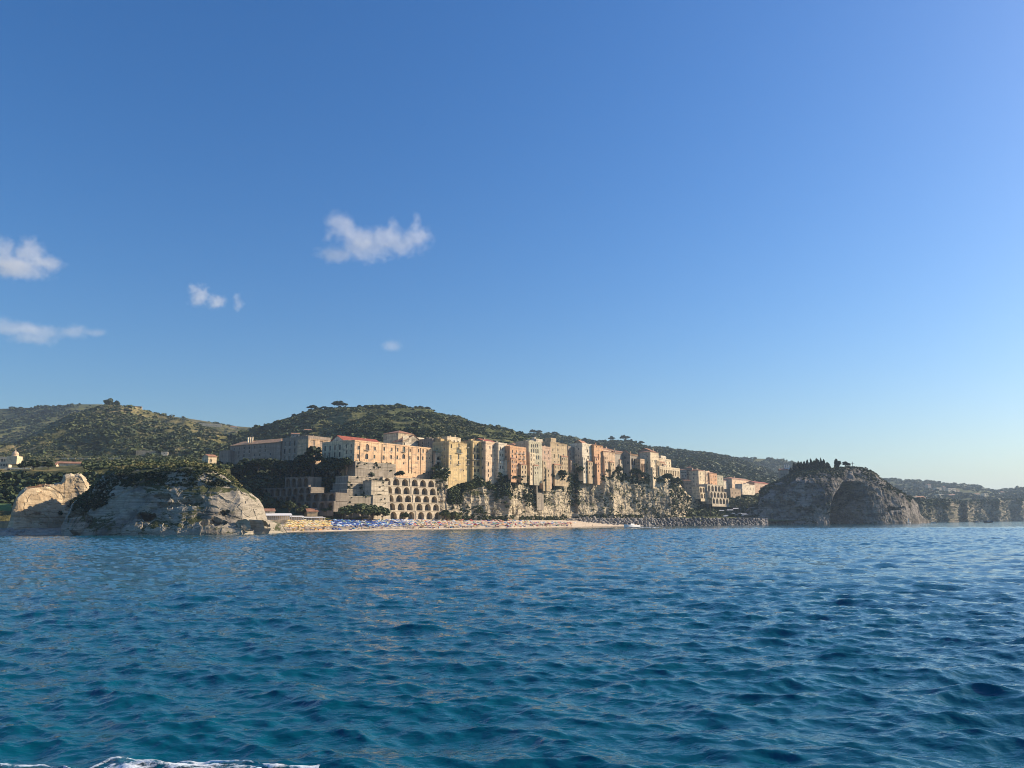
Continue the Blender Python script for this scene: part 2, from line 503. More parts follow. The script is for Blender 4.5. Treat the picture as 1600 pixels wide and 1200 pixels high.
# --- wooded slope left of the bastion
us = lin(320, 575, 220)
g = loft([cv((320, 4.5, 395), (440, 6, 430), (575, 6.5, 470), z=True), cv((320, 9, 415), (440, 9, 452), (575, 10, 485), z=True),
          cv((320, 30, 500), (440, 30, 510), (500, 28, 505), (575, 22, 505), z=True),
          cv((320, 45, 580), (360, 46, 572), (437, 44, 545), (500, 40, 525), (553, 38, 500), (575, 37, 505), z=True),
          cv((320, 48, 760), (575, 44, 700), z=True)], us, [6, 30, 30, 20])
g = rough(g, 3.0, 18, 4); sheet('slope', g, M_HILLG, 'wooded bank below the old palaces'); SHEETS['slope'] = g

# --- left plateau with groves
us = lin(-330, 360, 460)
g = loft([cv((-330, 2, 352), (0, 2, 366), (30, 2, 372), (360, 3, 395), z=True),
          cv((-330, 9, 368), (0, 9, 380), (60, 12, 385), (360, 20, 400), z=True),
          cv((-330, 742, 440), (0, 742, 440), (60, 738, 440), (140, 733, 445), (220, 726, 450), (360, 736, 470)),
          cv((-330, 726, 640), (0, 731, 640), (100, 729, 640), (200, 723, 640), (300, 720, 640), (360, 722, 640)),
          cv((-330, 706, 1000), (0, 708, 1000), (200, 712, 1000), (360, 706, 1000))], us, [8, 24, 40, 40])
g = rough(g, 2.5, 25, 4); sheet('plateau', g, M_HILL, 'coastal shelf of groves and dry grass left of town'); SHEETS['plateau'] = g

# --- hills
def hill(key, px0, px1, nu, base, ridge, segs, back, mat, label, amp=12, sc=120, shoulder=0.5, bulge=0.0):
    us = lin(px0, px1, nu)
    b = curve_pts(base, us); r = curve_pts(ridge, us)
    m = b * (1 - shoulder) + r * shoulder; m[:, 2] += bulge * (r[:, 2] - b[:, 2])
    rb = r.copy(); rb[:, 1] += back; rb[:, 0] *= (r[:, 1] + back) / r[:, 1]; rb[:, 2] = r[:, 2] * 0.8
    rows = [b, m, r, rb]; out = []
    for k, n in enumerate((segs, segs, 10)):
        for j in range(n): out.append(rows[k] * (1 - j / n) + rows[k + 1] * (j / n))
    out.append(rb); g = np.stack(out, 1)
    w = np.minimum(1, np.minimum(np.arange(g.shape[1]) / 8.0, np.abs(np.arange(g.shape[1]) - 2 * segs) / 14.0 + 0.12))
    g = g.copy()
    rid = 1 - np.abs(fbm(g[..., [0, 1, 1]] * np.array([1, 0.6, 0]) / sc, 4)) * 2
    g[..., 2] += amp * w * (rid - 0.55) + 0.25 * amp * w * fbm(g / (sc * 0.2), 3)
    if key in ('left', 'centre', 'saddle'):                     # old farm terraces in drifts
        st = 8.0; fr = g[..., 2] / st - np.floor(g[..., 2] / st); tm = np.clip(fbm(g / 90.0 + 4, 3) * 4 + .8, 0, 1) * w
        g[..., 2] += st * (np.clip((fr - .5) * 3 + .5, 0, 1) - fr) * .8 * tm
    sheet('hill', g, mat, label); SHEETS[key] = g; return g

hill('far_left', -420, 330, 300, cv((-420, 720, 1500), (330, 712, 1600)),
     cv((-420, 642, 2300), (-100, 640, 2250), (0, 638, 2200), (60, 636, 2200), (110, 632, 2200), (160, 632, 2250), (200, 640, 2300), (260, 660, 2400), (330, 690, 2400)),
     50, 500, M_HILLG, 'dark hill on the far left skyline', 26, 260)
hill('saddle', 200, 520, 180, cv((200, 705, 1450), (520, 705, 1450)),
     cv((200, 646, 1950), (250, 648, 1950), (290, 653, 1950), (330, 660, 1950), (365, 666, 1950), (395, 668, 1950), (440, 680, 1950), (520, 690, 1950)),
     40, 400, M_HILL, 'sunlit dry saddle between the two hills', 12, 140)
hill('left', -330, 430, 420, cv((-330, 722, 930), (0, 722, 930), (120, 724, 900), (200, 724, 880), (330, 722, 870), (430, 722, 880)),
     cv((-330, 708, 1250), (-40, 704, 1250), (0, 698, 1280), (30, 690, 1300), (62, 672, 1350), (100, 655, 1400), (140, 641, 1430), (170, 635, 1440), (188, 634, 1440), (215, 640, 1440), (250, 649, 1420), (290, 656, 1380), (335, 672, 1330), (370, 690, 1280), (430, 708, 1200)),
     70, 260, M_HILL, 'terraced scrub hill on the left', 16, 150, bulge=0.06)
hill('centre', 290, 960, 520, cv((290, 735, 760), (500, 745, 720), (560, 742, 640), (700, 742, 640), (760, 740, 680), (960, 742, 780)),
     cv((290, 704, 1150), (340, 698, 1180), (365, 684, 1220), (395, 669, 1260), (440, 654, 1290), (490, 641, 1300), (530, 638, 1300), (590, 638, 1300), (640, 639, 1300), (665, 641, 1300), (700, 651, 1300), (750, 662, 1300), (790, 669, 1300), (820, 680, 1300), (850, 692, 1300), (900, 704, 1280), (960, 712, 1250)),
     70, 300, M_HILLG, 'broad green hill behind the town', 15, 150, bulge=0.05)
hill('ridge', 680, 1300, 420, cv((680, 735, 1250), (900, 735, 1300), (1100, 752, 1250), (1200, 765, 1300), (1300, 780, 1400)),
     cv((680, 700, 1750), (760, 692, 1800), (800, 683, 1850), (830, 680, 1900), (860, 681, 1900), (900, 686, 1950), (945, 690, 2000), (985, 690, 2050), (1010, 698, 2050), (1060, 704, 2100), (1110, 709, 2150), (1150, 717, 2150), (1190, 732, 2150), (1230, 752, 2100), (1300, 776, 2000)),
     60, 400, M_HILLG, 'long wooded ridge right of the town', 14, 200)
hill('far_ridge', 1050, 1400, 200, cv((1050, 770, 2500), (1400, 790, 2500)),
     cv((1050, 725, 3000), (1120, 720, 3000), (1150, 716, 3000), (1190, 717, 3000), (1225, 719, 3000), (1245, 726, 3000), (1290, 742, 3000), (1340, 752, 3000), (1400, 770, 3000)),
     40, 600, M_HILLG, 'distant hazy ridge behind the islet', 14, 260)
hill('coast', 1220, 1900, 330, cv((1220, 795, 2150), (1430, 787, 2150), (1600, 785, 2350), (1900, 790, 2600)),
     cv((1220, 750, 3500), (1385, 749, 3500), (1420, 751, 3500), (1450, 753, 3500), (1480, 756, 3500), (1520, 759, 3500), (1555, 767, 3500), (1580, 764, 3500), (1600, 761, 3500), (1700, 755, 3500), (1900, 765, 3500)),
     50, 600, M_HILLG, 'hazy coastal hills at the far right', 14, 220)

# --- far headland cliffs
us = lin(1370, 1850, 420)
fo = np.interp(us, [1370, 1400, 1425, 1440, 1462, 1480, 1487, 1497, 1504, 1512, 1520, 1548, 1562, 1566, 1580, 1598, 1606, 1700, 1850],
               [1330, 1340, 1355, 1380, 1440, 1440, 1460, 1640, 1660, 1640, 1780, 1850, 1830, 1900, 1960, 1960, 2100, 2300, 2500])
tp = np.interp(us, [1370, 1425, 1450, 1475, 1490, 1550, 1600, 1850], [776, 779, 783, 784, 784, 783, 781, 781])
g = loft([(us, np.full(us.shape, -2.0), fo - 3, True), (us, tp + 14, fo + 10, False), (us, tp, fo + 28, False), (us, tp - 1, fo + 120, False), (us, tp + 1, 2750 + 0 * us, False)], us, [26, 24, 8, 12])
mk = np.ones(g.shape[1]); mk[50:] = 0.1
g = rockify(g, 3.2, 7.0, mk[None, :], 40.0)
sheet('headland', g, M_FAR, 'far headland with eroded pale cliffs'); SHEETS['headland'] = g

# --- valley right of the town
us = lin(1040, 1260, 160)
g = loft([cv((1040, 4, 770), (1100, 4, 800), (1180, 4, 880), (1260, 4, 900), z=True), cv((1040, 8, 790), (1100, 8, 820), (1180, 8, 900), (1260, 9, 930), z=True),
          cv((1040, 9, 850), (1100, 9, 860), (1180, 9, 950), (1260, 9, 980), z=True),
          cv((1040, 764, 960), (1100, 775, 960), (1140, 782, 1000), (1180, 784, 1040), (1260, 780, 1100)),
          cv((1040, 748, 1080), (1100, 757, 1080), (1140, 758, 1120), (1190, 762, 1180), (1260, 762, 1250)),
          cv((1040, 742, 1400), (1260, 756, 1500))], us, [6, 14, 26, 20, 12])
g = rough(g, 1.5, 15, 4); sheet('valley', g, M_HILLG, 'green hollow between the town and the islet'); SHEETS['valley'] = g

# --- left headland rock (foreground left)
us = np.unique(np.concatenate([lin(96, 380, 560), lin(380, 450, 240)]))
top = np.interp(us, [96, 104, 112, 124, 138, 150, 162, 180, 220, 262, 300, 318, 335, 352, 366, 378, 392, 404, 411, 415, 418, 428, 440, 447, 450],
                [822, 806, 788, 776, 768, 752, 742, 731, 726, 724, 724, 726, 730, 738, 749, 760, 770, 780, 790, 803, 812, 814, 818, 828, 833])
fy = np.interp(us, [96, 106, 130, 165, 200, 240, 270, 300, 340, 380, 400, 415, 430, 450], [322, 314, 309, 305, 302, 301, 300.5, 300.5, 302, 306, 315, 330, 341, 352])
H = (830 - top) / 106.0
# wave-cut foot, bedded wall, scrubby shoulder, grassy top
g = loft([(us, np.full(us.shape, -2.0), fy - 5, True), (us, 833 - 9 * np.clip(H * 3, 0, 1), fy - 3.5 + 0 * us, False), (us, 833 - 30 * H, fy + 1.5, False),
          (us, 833 - 66 * H, fy + 3 + 3 * H, False), (us, top + 12 * H, fy + 4 + 9 * H, False), (us, top, fy + 6 + 24 * H, False),
          (us, top + 6 * H, fy + 8 + 48 * H, False), (us, np.full(us.shape, 0.0), fy + 12 + 66 * H, True)], us, [14, 22, 36, 32, 20, 14, 14])
mk = np.ones(g.shape[1]); mk[120:] = 0.25; mk[104:120] = 0.5
hm = np.clip(H, 0.25, 1)[:, None]
g = rockify(g, 0.82, 3.0, mk[None, :] * hm, 7.0)
# sea caves and hollows under the overhangs
n = grid_normals(g); n *= np.where(n[..., 1].mean() > 0, -1, 1)
gpx, gpy = proj(g); gpx = gpx + 13 * fbm(g / 6.0, 4); gpy = gpy + 7 * fbm(g / 5.0 + 9, 4)
for cx, cy, rx, ry, d in ((226, 808, 15, 6, 6), (250, 777, 14, 5, 2.5), (262, 791, 22, 4, 2.5), (305, 783, 20, 6, 2.5), (350, 799, 8, 4, 3), (125, 812, 14, 16, 6), (395, 822, 22, 6, 4), (330, 816, 20, 5, 2.5)):
    e = np.clip(1.2 - ((gpx - cx) / rx) ** 2 - ((gpy - cy) / ry) ** 2, 0, 1) * (np.arange(g.shape[1])[None, :] < 104)
    g = g - n * (np.sqrt(e) * d)[..., None]
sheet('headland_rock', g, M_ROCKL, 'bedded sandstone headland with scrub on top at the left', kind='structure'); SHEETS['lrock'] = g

# --- sunlit cove cliff at the far left
us = lin(10, 150, 320)
top = np.interp(us, [10, 16, 20, 28, 40, 60, 80, 96, 102, 110, 126, 134, 140, 150], [826, 810, 795, 778, 764, 759, 757, 754, 744, 741, 739, 750, 760, 770])
fy = np.interp(us, [10, 20, 60, 100, 150], [331, 329, 341, 352, 360])
H = (830 - top) / 90.0
g = loft([(us, np.full(us.shape, -1.0), fy - 4, True), (us, 832 - 22 * H, fy - 1, False), (us, top + 30 * H, fy + 1, False), (us, top + 3 * H, fy + 3, False),
          (us, top, fy + 7, False), (us, top + 4 * H, fy + 14 + 10 * H, False), (us, np.full(us.shape, 0.0), fy + 34, True)], us, [20, 34, 24, 10, 8, 12])
mk = np.ones(g.shape[1]); mk[90:] = 0.3
g = rockify(g, 0.95, 2.6, mk[None, :] * np.clip(H, 0.3, 1)[:, None], 3.0)
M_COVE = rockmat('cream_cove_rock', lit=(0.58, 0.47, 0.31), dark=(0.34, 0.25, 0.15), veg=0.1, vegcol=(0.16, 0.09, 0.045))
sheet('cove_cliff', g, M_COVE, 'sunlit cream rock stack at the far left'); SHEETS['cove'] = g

# --- islet on the right
us = np.unique(np.concatenate([lin(1156, 1292, 320), lin(1292, 1318, 160), lin(1318, 1456, 320)]))
top = np.interp(us, [1156, 1164, 1172, 1184, 1187, 1192, 1205, 1222, 1240, 1262, 1300, 1335, 1352, 1365, 1380, 1396, 1414, 1428, 1434, 1438, 1446, 1453, 1456],
                [818, 800, 791, 788, 768, 762, 756, 747, 738, 734, 732, 730, 732, 738, 749, 762, 772, 781, 788, 803, 811, 816, 818])
H = (818 - top) / 88.0
fy = np.interp(us, [1156, 1172, 1187, 1210, 1260, 1290, 1300, 1312, 1325, 1345, 1380, 1410, 1432, 1456], [898, 893, 898, 902, 900, 898, 901, 918, 928, 936, 945, 962, 1000, 1060])
g = loft([(us, np.full(us.shape, -2.0), fy - 6, True), (us, 819 - 12 * np.clip(2.5 * H, 0, 1), fy - 2, False), (us, 819 - 45 * H, fy + 4 * H, False), (us, top + 22 * H, fy + 14 * H, False),
          (us, top + 7 * H, fy + 34 * H, False), (us, top, fy + 60 * H, False), (us, top + 3 * H, fy + 100 * H + 4, False), (us, np.full(us.shape, 0.0), fy + 125 * H + 8, True)], us, [10, 34, 36, 20, 16, 10, 14])
mk = np.ones(g.shape[1]); mk[106:] = 0.3
g = rockify(g, 1.5, 6.0, mk[None, :] * np.clip(H, 0.2, 1)[:, None], 19.0)
# the great hollow scooped out right of the middle
n = grid_normals(g); n *= np.where(n[..., 1].mean() > 0, -1, 1)
gpx, gpy = proj(g)
edge = np.interp(gpy, [735, 752, 762, 772, 790, 818], [1330, 1316, 1312, 1304, 1298, 1296])
e = np.clip((gpx - edge) / 3.0, 0, 1) * np.clip((1366 - gpx) / 66.0, 0, 1) ** 1.6 * np.clip((gpy - 752) / 12.0, 0, 1) * (np.arange(g.shape[1])[None, :] < 84)
g = g + np.array([0, 1.0, 0]) * (e * 95)[..., None]
gpx = gpx + 16 * fbm(g / 16.0, 4); gpy = gpy + 9 * fbm(g / 12.0 + 9, 4)
for cx, cy, rx, ry, d in ((1250, 800, 26, 6, 5), (1215, 775, 8, 14, 6), (1262, 765, 10, 6, 4), (1400, 795, 20, 4, 5), (1228, 792, 14, 8, 4)):
    e = np.clip(1.2 - ((gpx - cx) / rx) ** 2 - ((gpy - cy) / ry) ** 2, 0, 1) * (np.arange(g.shape[1])[None, :] < 84)
    g = g - n * (np.sqrt(e) * d)[..., None]
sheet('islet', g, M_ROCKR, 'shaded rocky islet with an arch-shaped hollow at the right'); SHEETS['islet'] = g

# --- level ground the town stands on
us = lin(545, 1056, 200)
yw = np.interp(us, [545, 600, 690, 700, 800, 900, 1000, 1060, 1080], [512, 545, 556, 560, 612, 700, 775, 822, 860])
g = loft([(us, np.full(us.shape, 6.0), yw, True), (us, np.full(us.shape, 34.0), yw + 14, True), (us, np.interp(us, [545, 690, 1000, 1060, 1080], [37, 38, 46, 42, 34]), yw + 30, True),
          (us, np.interp(us, [545, 690, 1000, 1060, 1080], [39, 42, 50, 46, 38]), yw + 420, True)], us, [6, 4, 20])
sheet('town_ground', g, M_HILL, 'level ground under the old town'); SHEETS['town'] = g

# ------------------------------------------------------------------ vegetation
def leaf_templates(nt=10, quads=26, leaf=0.42, seed=3, flat=0.85, core=0.35):
    r = np.random.default_rng(seed); T = []
    for _ in range(nt):
        lob = r.normal(0, 1, (4, 3)); lob /= np.linalg.norm(lob, axis=1, keepdims=True); lob *= 0.45; lob[:, 2] = np.abs(lob[:, 2]) * 0.8
        c = []
        while len(c) < quads:
            l = lob[r.integers(4)]; d = r.normal(0, 1, 3); d /= np.linalg.norm(d)
            p = l + d * 0.62 * r.uniform(core, 1) ** 0.5
            if p[2] > -0.55: c.append(np.concatenate([p, d]))
        c = np.array(c); p, d = c[:, :3], c[:, 3:]
        n = d + r.normal(0, 0.55, d.shape); n /= np.linalg.norm(n, axis=1, keepdims=True)
        a = np.cross(n, r.normal(0, 1, n.shape)); a /= np.linalg.norm(a, axis=1, keepdims=True); b = np.cross(n, a)
        s = leaf * r.uniform(0.6, 1.35, (quads, 1)); k = r.uniform(0.55, 1, (quads, 1))
        q = np.stack([p - a * s - b * s * k, p + a * s - b * s * k * 0.8, p + a * s * 0.8 + b * s * k, p - a * s * 0.9 + b * s * k * 0.9], 1)
        q[..., 2] *= flat; T.append(q)
    return np.array(T)                            # (nt, quads, 4, 3)

TPL_S = leaf_templates(10, 18, 0.50, 3)
TPL_M = leaf_templates(10, 44, 0.33, 4)
TPL_L = leaf_templates(8, 150, 0.19, 5)

def clumps(pts, size, tint, T, seed=1, zs=1.0):
    r = np.random.default_rng(seed); N = len(pts)
    k = r.integers(len(T), size=N); yaw = r.uniform(0, 2 * np.pi, N)
    q = T[k] * np.asarray(size, float).reshape(-1, 1, 1, 1)
    c, s = np.cos(yaw)[:, None, None], np.sin(yaw)[:, None, None]
    x = q[..., 0] * c - q[..., 1] * s; y = q[..., 0] * s + q[..., 1] * c
    q = np.stack([x, y, q[..., 2] * zs], -1) + np.asarray(pts)[:, None, None, :]
    v = q.reshape(-1, 3); f = np.arange(len(v)).reshape(-1, 4)
    t = np.repeat(np.asarray(tint, float), T.shape[1] * 4) + np.repeat(r.normal(0, 0.05, N * T.shape[1]), 4)
    return v, f, t

def clump_obj(name, pts, size, tint, T, mat, label=None, seed=1, kind='stuff', parent=None, zs=1.0):
    v, f, t = clumps(pts, size, tint, T, seed, zs)
    o = link(name, mesh_np(name, v, f, False, {'tint': t}), mat, parent)
    if label or kind: tag(o, label=label, kind=kind)
    return o

LEAF = leafmat('scrub_leaves', [(0.0, (0.025, 0.038, 0.017)), (0.35, (0.056, 0.077, 0.030)), (0.6, (0.106, 0.122, 0.043)), (0.85, (0.188, 0.179, 0.066)), (1.0, (0.300, 0.243, 0.102))], 0.02)
LEAFD = leafmat('dark_leaves', [(0.0, (0.013, 0.023, 0.012)), (0.4, (0.035, 0.054, 0.022)), (0.75, (0.075, 0.096, 0.034)), (1.0, (0.138, 0.147, 0.050))], 0.05)

def sample_sheet(key, n, seed, r0=0, r1=None, cond=None, nscale=60.0, thr=0.0, depth=1.0):
    """random points over sheet rows r0..r1, thinned into drifts by noise"""
    g = SHEETS[key]; r = np.random.default_rng(seed); nu, nv = g.shape[:2]; r1 = r1 or nv - 1
    u = r.uniform(0, nu - 1.001, n); v = r.uniform(r0, r1 - 1.001, n)
    i, j = u.astype(int), v.astype(int); fu, fv = (u - i)[:, None], (v - j)[:, None]
    p = (g[i, j] * (1 - fu) * (1 - fv) + g[i + 1, j] * fu * (1 - fv) + g[i, j + 1] * (1 - fu) * fv + g[i + 1, j + 1] * fu * fv)
    keep = fbm(p * np.array([1, 0.7, 1.2]) / nscale + seed, 4) + r.normal(0, 0.13, n) > thr
    p = p[keep]
    if cond is not None:
        x, y = proj(p); p = p[cond(p, x, y)]
    return p

def cover(name, key, n, seed, size, label, mat=None, T=None, r0=0, r1=None, cond=None, nscale=60.0, thr=0.0, tint=(0.25, 0.7), sink=0.25, zs=0.8):
    p = sample_sheet(key, n, seed, r0, r1, cond, nscale, thr)
    r = np.random.default_rng(seed + 100)
    s = size[0] * 0.8 + (size[1] - size[0]) * r.uniform(0, 1, len(p)) ** 2.2
    p = p.copy(); p[:, 2] += s * zs * sink
    t = np.clip(tint[0] + (tint[1] - tint[0]) * (0.5 + 0.9 * fbm(p / (nscale * 0.5) + 9, 3)) + r.normal(0, 0.09, len(p)), 0, 1)
    return clump_obj(name, p, s, t, T if T is not None else TPL_S, mat or LEAF, label, seed, zs=zs)

cover('hillside_scrub', 'far_left', 9000, 21, (4, 9), 'woods and scrub on the far left hill', LEAFD, nscale=150, thr=-0.15, r1=101)
cover('hillside_scrub', 'saddle', 2600, 22, (3, 6.5), 'scattered scrub on the sunlit saddle', nscale=80, thr=0.08, r1=81)
cover('hillside_scrub', 'left', 34000, 23, (1.1, 3.0), 'low scrub on the terraced left hill', nscale=34, thr=-0.02, r1=141, tint=(0.25, 0.85))
cover('hillside_woods', 'left', 9000, 51, (2.6, 6.2), 'groves of trees on the left hill', LEAFD, nscale=110, thr=0.08, r1=141, tint=(0.35, 0.95))
cover('hillside_scrub', 'centre', 34000, 24, (1.1, 3.0), 'low green scrub on the hill behind the town', nscale=34, thr=-0.04, r1=141, tint=(0.22, 0.8))
cover('hillside_woods', 'centre', 10000, 52, (2.6, 6.2), 'groves of trees on the hill behind the town', LEAFD, nscale=110, thr=0.06, r1=141, tint=(0.35, 0.95))
cover('hillside_woods', 'ridge', 22000, 25, (4, 8.5), 'woods covering the ridge right of the town', LEAFD, nscale=90, thr=-0.3, r1=121, tint=(0.4, 0.9))
cover('hillside_woods', 'far_ridge', 5000, 26, (7, 13), 'woods on the distant ridge', LEAFD, nscale=150, thr=-0.35, r1=81, tint=(0.4, 0.9))
cover('coastal_scrub', 'coast', 9000, 27, (6, 14), 'scrub and trees on the far coastal hills', LEAFD, nscale=130, thr=-0.12, r1=101, tint=(0.3, 0.85))
cover('coastal_scrub', 'headland', 2500, 28, (2.5, 6), 'scrub along the far cliff tops', LEAFD, nscale=60, thr=-0.1, r0=34, tint=(0.4, 0.9))
cover('coastal_scrub', 'headland', 1500, 29, (2, 5), 'scrub hanging on the far cliffs', LEAFD, nscale=50, thr=0.12, r0=10, r1=50, tint=(0.4, 0.9))
cover('grove', 'plateau', 8000, 30, (1.4, 3.6), 'olive groves on the shelf left of town', LEAFD, TPL_M, nscale=38, thr=-0.02, r0=30, tint=(0.5, 1.0), cond=lambda p, x, y: ~((x < 132) & (y > 721) & (y < 741)))
cover('bank_trees', 'plateau', 1500, 31, (2.2, 4.6), 'dense dark trees on the bank behind the cove', LEAFD, TPL_M, nscale=30, thr=-0.45, r0=9, r1=34, tint=(0.35, 0.9), cond=lambda p, x, y: (x < 170) & (y < 800) & (y > 743))
cover('slope_woods', 'slope', 1500, 32, (2.0, 4.6), 'dark trees clothing the bank below the palaces', LEAFD, TPL_M, nscale=25, thr=-0.4, r0=12, r1=70, tint=(0.1, 0.6), cond=lambda p, x, y: (y > 726) & (x > 340))
cover('valley_trees', 'valley', 3600, 33, (2.0, 4.8), 'green trees filling the hollow beside the islet', LEAFD, TPL_M, nscale=30, thr=-0.42, r0=19, tint=(0.45, 1.0))
# shrubs on the rocks
cover('rock_shrubs', 'lrock', 5200, 34, (0.35, 1.15), 'olive green shrubs on top of the left headland rock', LEAF, TPL_M, r0=112, r1=142, nscale=9, thr=-0.12, tint=(0.45, 1.0), cond=lambda p, x, y: (x > 120) & (x < 376) & (p[:, 2] > 14))
cover('rock_shrubs', 'lrock', 8500, 35, (0.3, 0.95), 'dark scrub hanging on the upper face of the left headland rock', LEAFD, TPL_M, r0=62, r1=114, nscale=8, thr=-0.06, tint=(0.1, 0.6), cond=lambda p, x, y: (x < 368) & (p[:, 2] > 9) & (p[:, 2] > 19 - (x < 180) * 10))
cover('rock_shrubs', 'cove', 500, 36, (0.6, 1.5), 'dark scrub in the gully beside the cream stack', LEAFD, TPL_M, r0=30, r1=78, nscale=9, thr=-0.3, tint=(0.1, 0.5), cond=lambda p, x, y: (x > 78) & (y > 772) & (y < 812) & (x > 150 - (y - 745) * 1.0))
cover('islet_shrubs', 'islet', 2600, 37, (1.0, 2.6), 'dark scrub over the top of the islet', LEAFD, TPL_M, r0=90, r1=122, nscale=18, thr=-0.2, tint=(0.2, 0.7), cond=lambda p, x, y: (p[:, 2] > 20) & (x < 1425))
cover('islet_shrubs', 'islet', 1800, 38, (0.8, 2.2), 'dark scrub patches on the face of the islet', LEAFD, TPL_M, r0=14, r1=90, nscale=22, thr=0.14, tint=(0.1, 0.5), cond=lambda p, x, y: (x < 1300) & (p[:, 2] > 8))
cover('cliff_shrubs', 'cliff', 5200, 39, (0.6, 1.8), 'scrub and creepers on the ledges of the town cliff', LEAFD, TPL_M, r0=8, r1=112, nscale=14, thr=0.24, tint=(0.35, 1.0))
cover('cliff_shrubs', 'cliff', 2600, 40, (0.8, 2.4), 'bushes along the lip of the town cliff', LEAFD, TPL_M, r0=96, r1=122, nscale=12, thr=-0.02, tint=(0.3, 0.95))
cover('cliff_shrubs', 'cliff', 1700, 41, (0.8, 2.2), 'dark bushes along the foot of the town cliff', LEAFD, TPL_M, r0=2, r1=18, nscale=12, thr=-0.1, tint=(0.3, 0.9), zs=0.7)
for lab, sd, f in (('dark ivy filling the cleft below the green arcaded house', 42, lambda p, x, y: (x > 818) & (x < 842) & (y > 738) & (y < 792)),
                   ('dark ivy down the fissure under the palm garden', 43, lambda p, x, y: (x > 886) & (x < 905) & (y > 735) & (y < 790)),
                   ('dark scrub on the cliff right of the arched wall', 44, lambda p, x, y: (x > 698) & (x < 722) & (y > 766) & (y < 788)),
                   ('scrub at the end of the town cliff', 45, lambda p, x, y: (x > 1046) & (x < 1080) & (y > 740) & (y < 806)),
                   ('green creeper beside the slim pink tower', 46, lambda p, x, y: (x > 776) & (x < 802) & (y > 740) & (y < 775))):
    cover('cliff_ivy', 'cliff', 12000, sd, (0.8, 2.0), lab, LEAFD, TPL_M, r0=10, r1=118, nscale=10, thr=-0.25, tint=(0.15, 0.75), cond=f)
# ------------------------------------------------------------------ buildings
GLASS = plain('window_dark', (0.018, 0.018, 0.02), 0.25, 0, 0.2)
SHUT_B = plain('shutter_brown', (0.07, 0.045, 0.03), 0.7)
SHUT_G = plain('shutter_green', (0.045, 0.07, 0.055), 0.7)
FRAME = plain('window_frame', (0.62, 0.57, 0.48), 0.7)
TILE = None
def tilemat():
    mt, nt, b = nodemat('terracotta_tiles')
    n = noise(nt, mapping(nt, (0.35,) * 3), 1, 6, 0.7)
    w = nt.nodes.new('ShaderNodeTexWave'); w.inputs['Scale'].default_value = 1.6; w.bands_direction = 'X'
    nt.links.new(mapping(nt, (1, 1, 1)), w.inputs['Vector'])
    c = ramp(nt, n, [(0.32, (0.23, 0.10, 0.055)), (0.5, (0.36, 0.175, 0.10)), (0.68, (0.47, 0.27, 0.165))])
    nt.links.new(mix(nt, c, (0.16, 0.08, 0.05), ramp(nt, w.outputs['Fac'], [(0.0, 0.45), (0.4, 0.0)])), b.inputs['Base Color'])
    b.inputs['Roughness'].default_value = 0.9; return mt
TILE = tilemat()
TILE_LIT = plain('sunlit_orange_tiles', (0.62, 0.34, 0.17), 0.9, 0, 0.25, 0.5)  # orange tile colour raised to put sunlight into the convent roof
TILE_RED = plain('red_tile_roof', (0.30, 0.075, 0.042), 0.85, 0, 0.3, 0.4)
SLAB = plain('roof_terrace', (0.36, 0.27, 0.20), 0.9, 0, 0.25, 0.5)
IRON = plain('railing_iron', (0.05, 0.05, 0.052), 0.6, 0.4)
WHITE = plain('white_paint', (0.78, 0.76, 0.71), 0.7, 0, 0.05)
STONE = plaster('bare_masonry', (0.51, 0.43, 0.31), 0.35)
NICHE = plain('niche_back_shade', (0.15, 0.125, 0.098), 0.95, 0, 0.3, 0.4)  # back panels darkened so their colour carries the recess shade
STONE_SHADE = plaster('shade_dark_masonry', (0.20, 0.165, 0.125), 0.5)  # masonry darkened to put shade into the arched walls on the left
STONEG = plaster('grey_shade_masonry', (0.29, 0.245, 0.185), 0.5)  # grey stone, darkened further for the shade on the bastion's left faces

def facade(mb, W, z0, z1, ops, M, depth=0.35, mi=0):
    """wall in the local plane y=0 (x along, y into the wall) with real openings; M maps local to building space.
    ops: (x0, x1, za, zb, arched)"""
    xs = sorted({0.0, W} | {o[0] for o in ops} | {o[1] for o in ops}); zs = sorted({z0, z1} | {o[2] for o in ops} | {o[3] for o in ops})
    for i in range(len(xs) - 1):
        for j in range(len(zs) - 1):
            a, b, c, d = xs[i], xs[i + 1], zs[j], zs[j + 1]
            if b - a < 1e-6 or d - c < 1e-6: continue
            mx, mz = (a + b) / 2, (c + d) / 2
            if any(o[0] < mx < o[1] and o[2] < mz < o[3] for o in ops): continue
            mb.poly([M(a, 0, c), M(b, 0, c), M(b, 0, d), M(a, 0, d)], mi)
    for (a, b, c, d, arched) in ops:
        if not arched:
            e = [(a, c), (b, c), (b, d), (a, d)]
        else:
            r = (b - a) / 2; s = max(c + 0.05, d - r); rz = d - s; xc = (a + b) / 2
            arc = [(xc + r * math.cos(t), s + rz * math.sin(t)) for t in np.linspace(0, math.pi, 11)]
            e = [(a, c), (b, c)] + arc
            for k in range(5):
                mb.poly([M(b, 0, d), M(arc[k + 1][0], 0, arc[k + 1][1]), M(arc[k][0], 0, arc[k][1])], mi)
                mb.poly([M(a, 0, d), M(arc[k + 6][0], 0, arc[k + 6][1]), M(arc[k + 5][0], 0, arc[k + 5][1])], mi)
        for k in range(len(e)):
            p, q = e[k], e[(k + 1) % len(e)]
            mb.poly([M(p[0], 0, p[1]), M(p[0], depth, p[1]), M(q[0], depth, q[1]), M(q[0], 0, q[1])], mi)

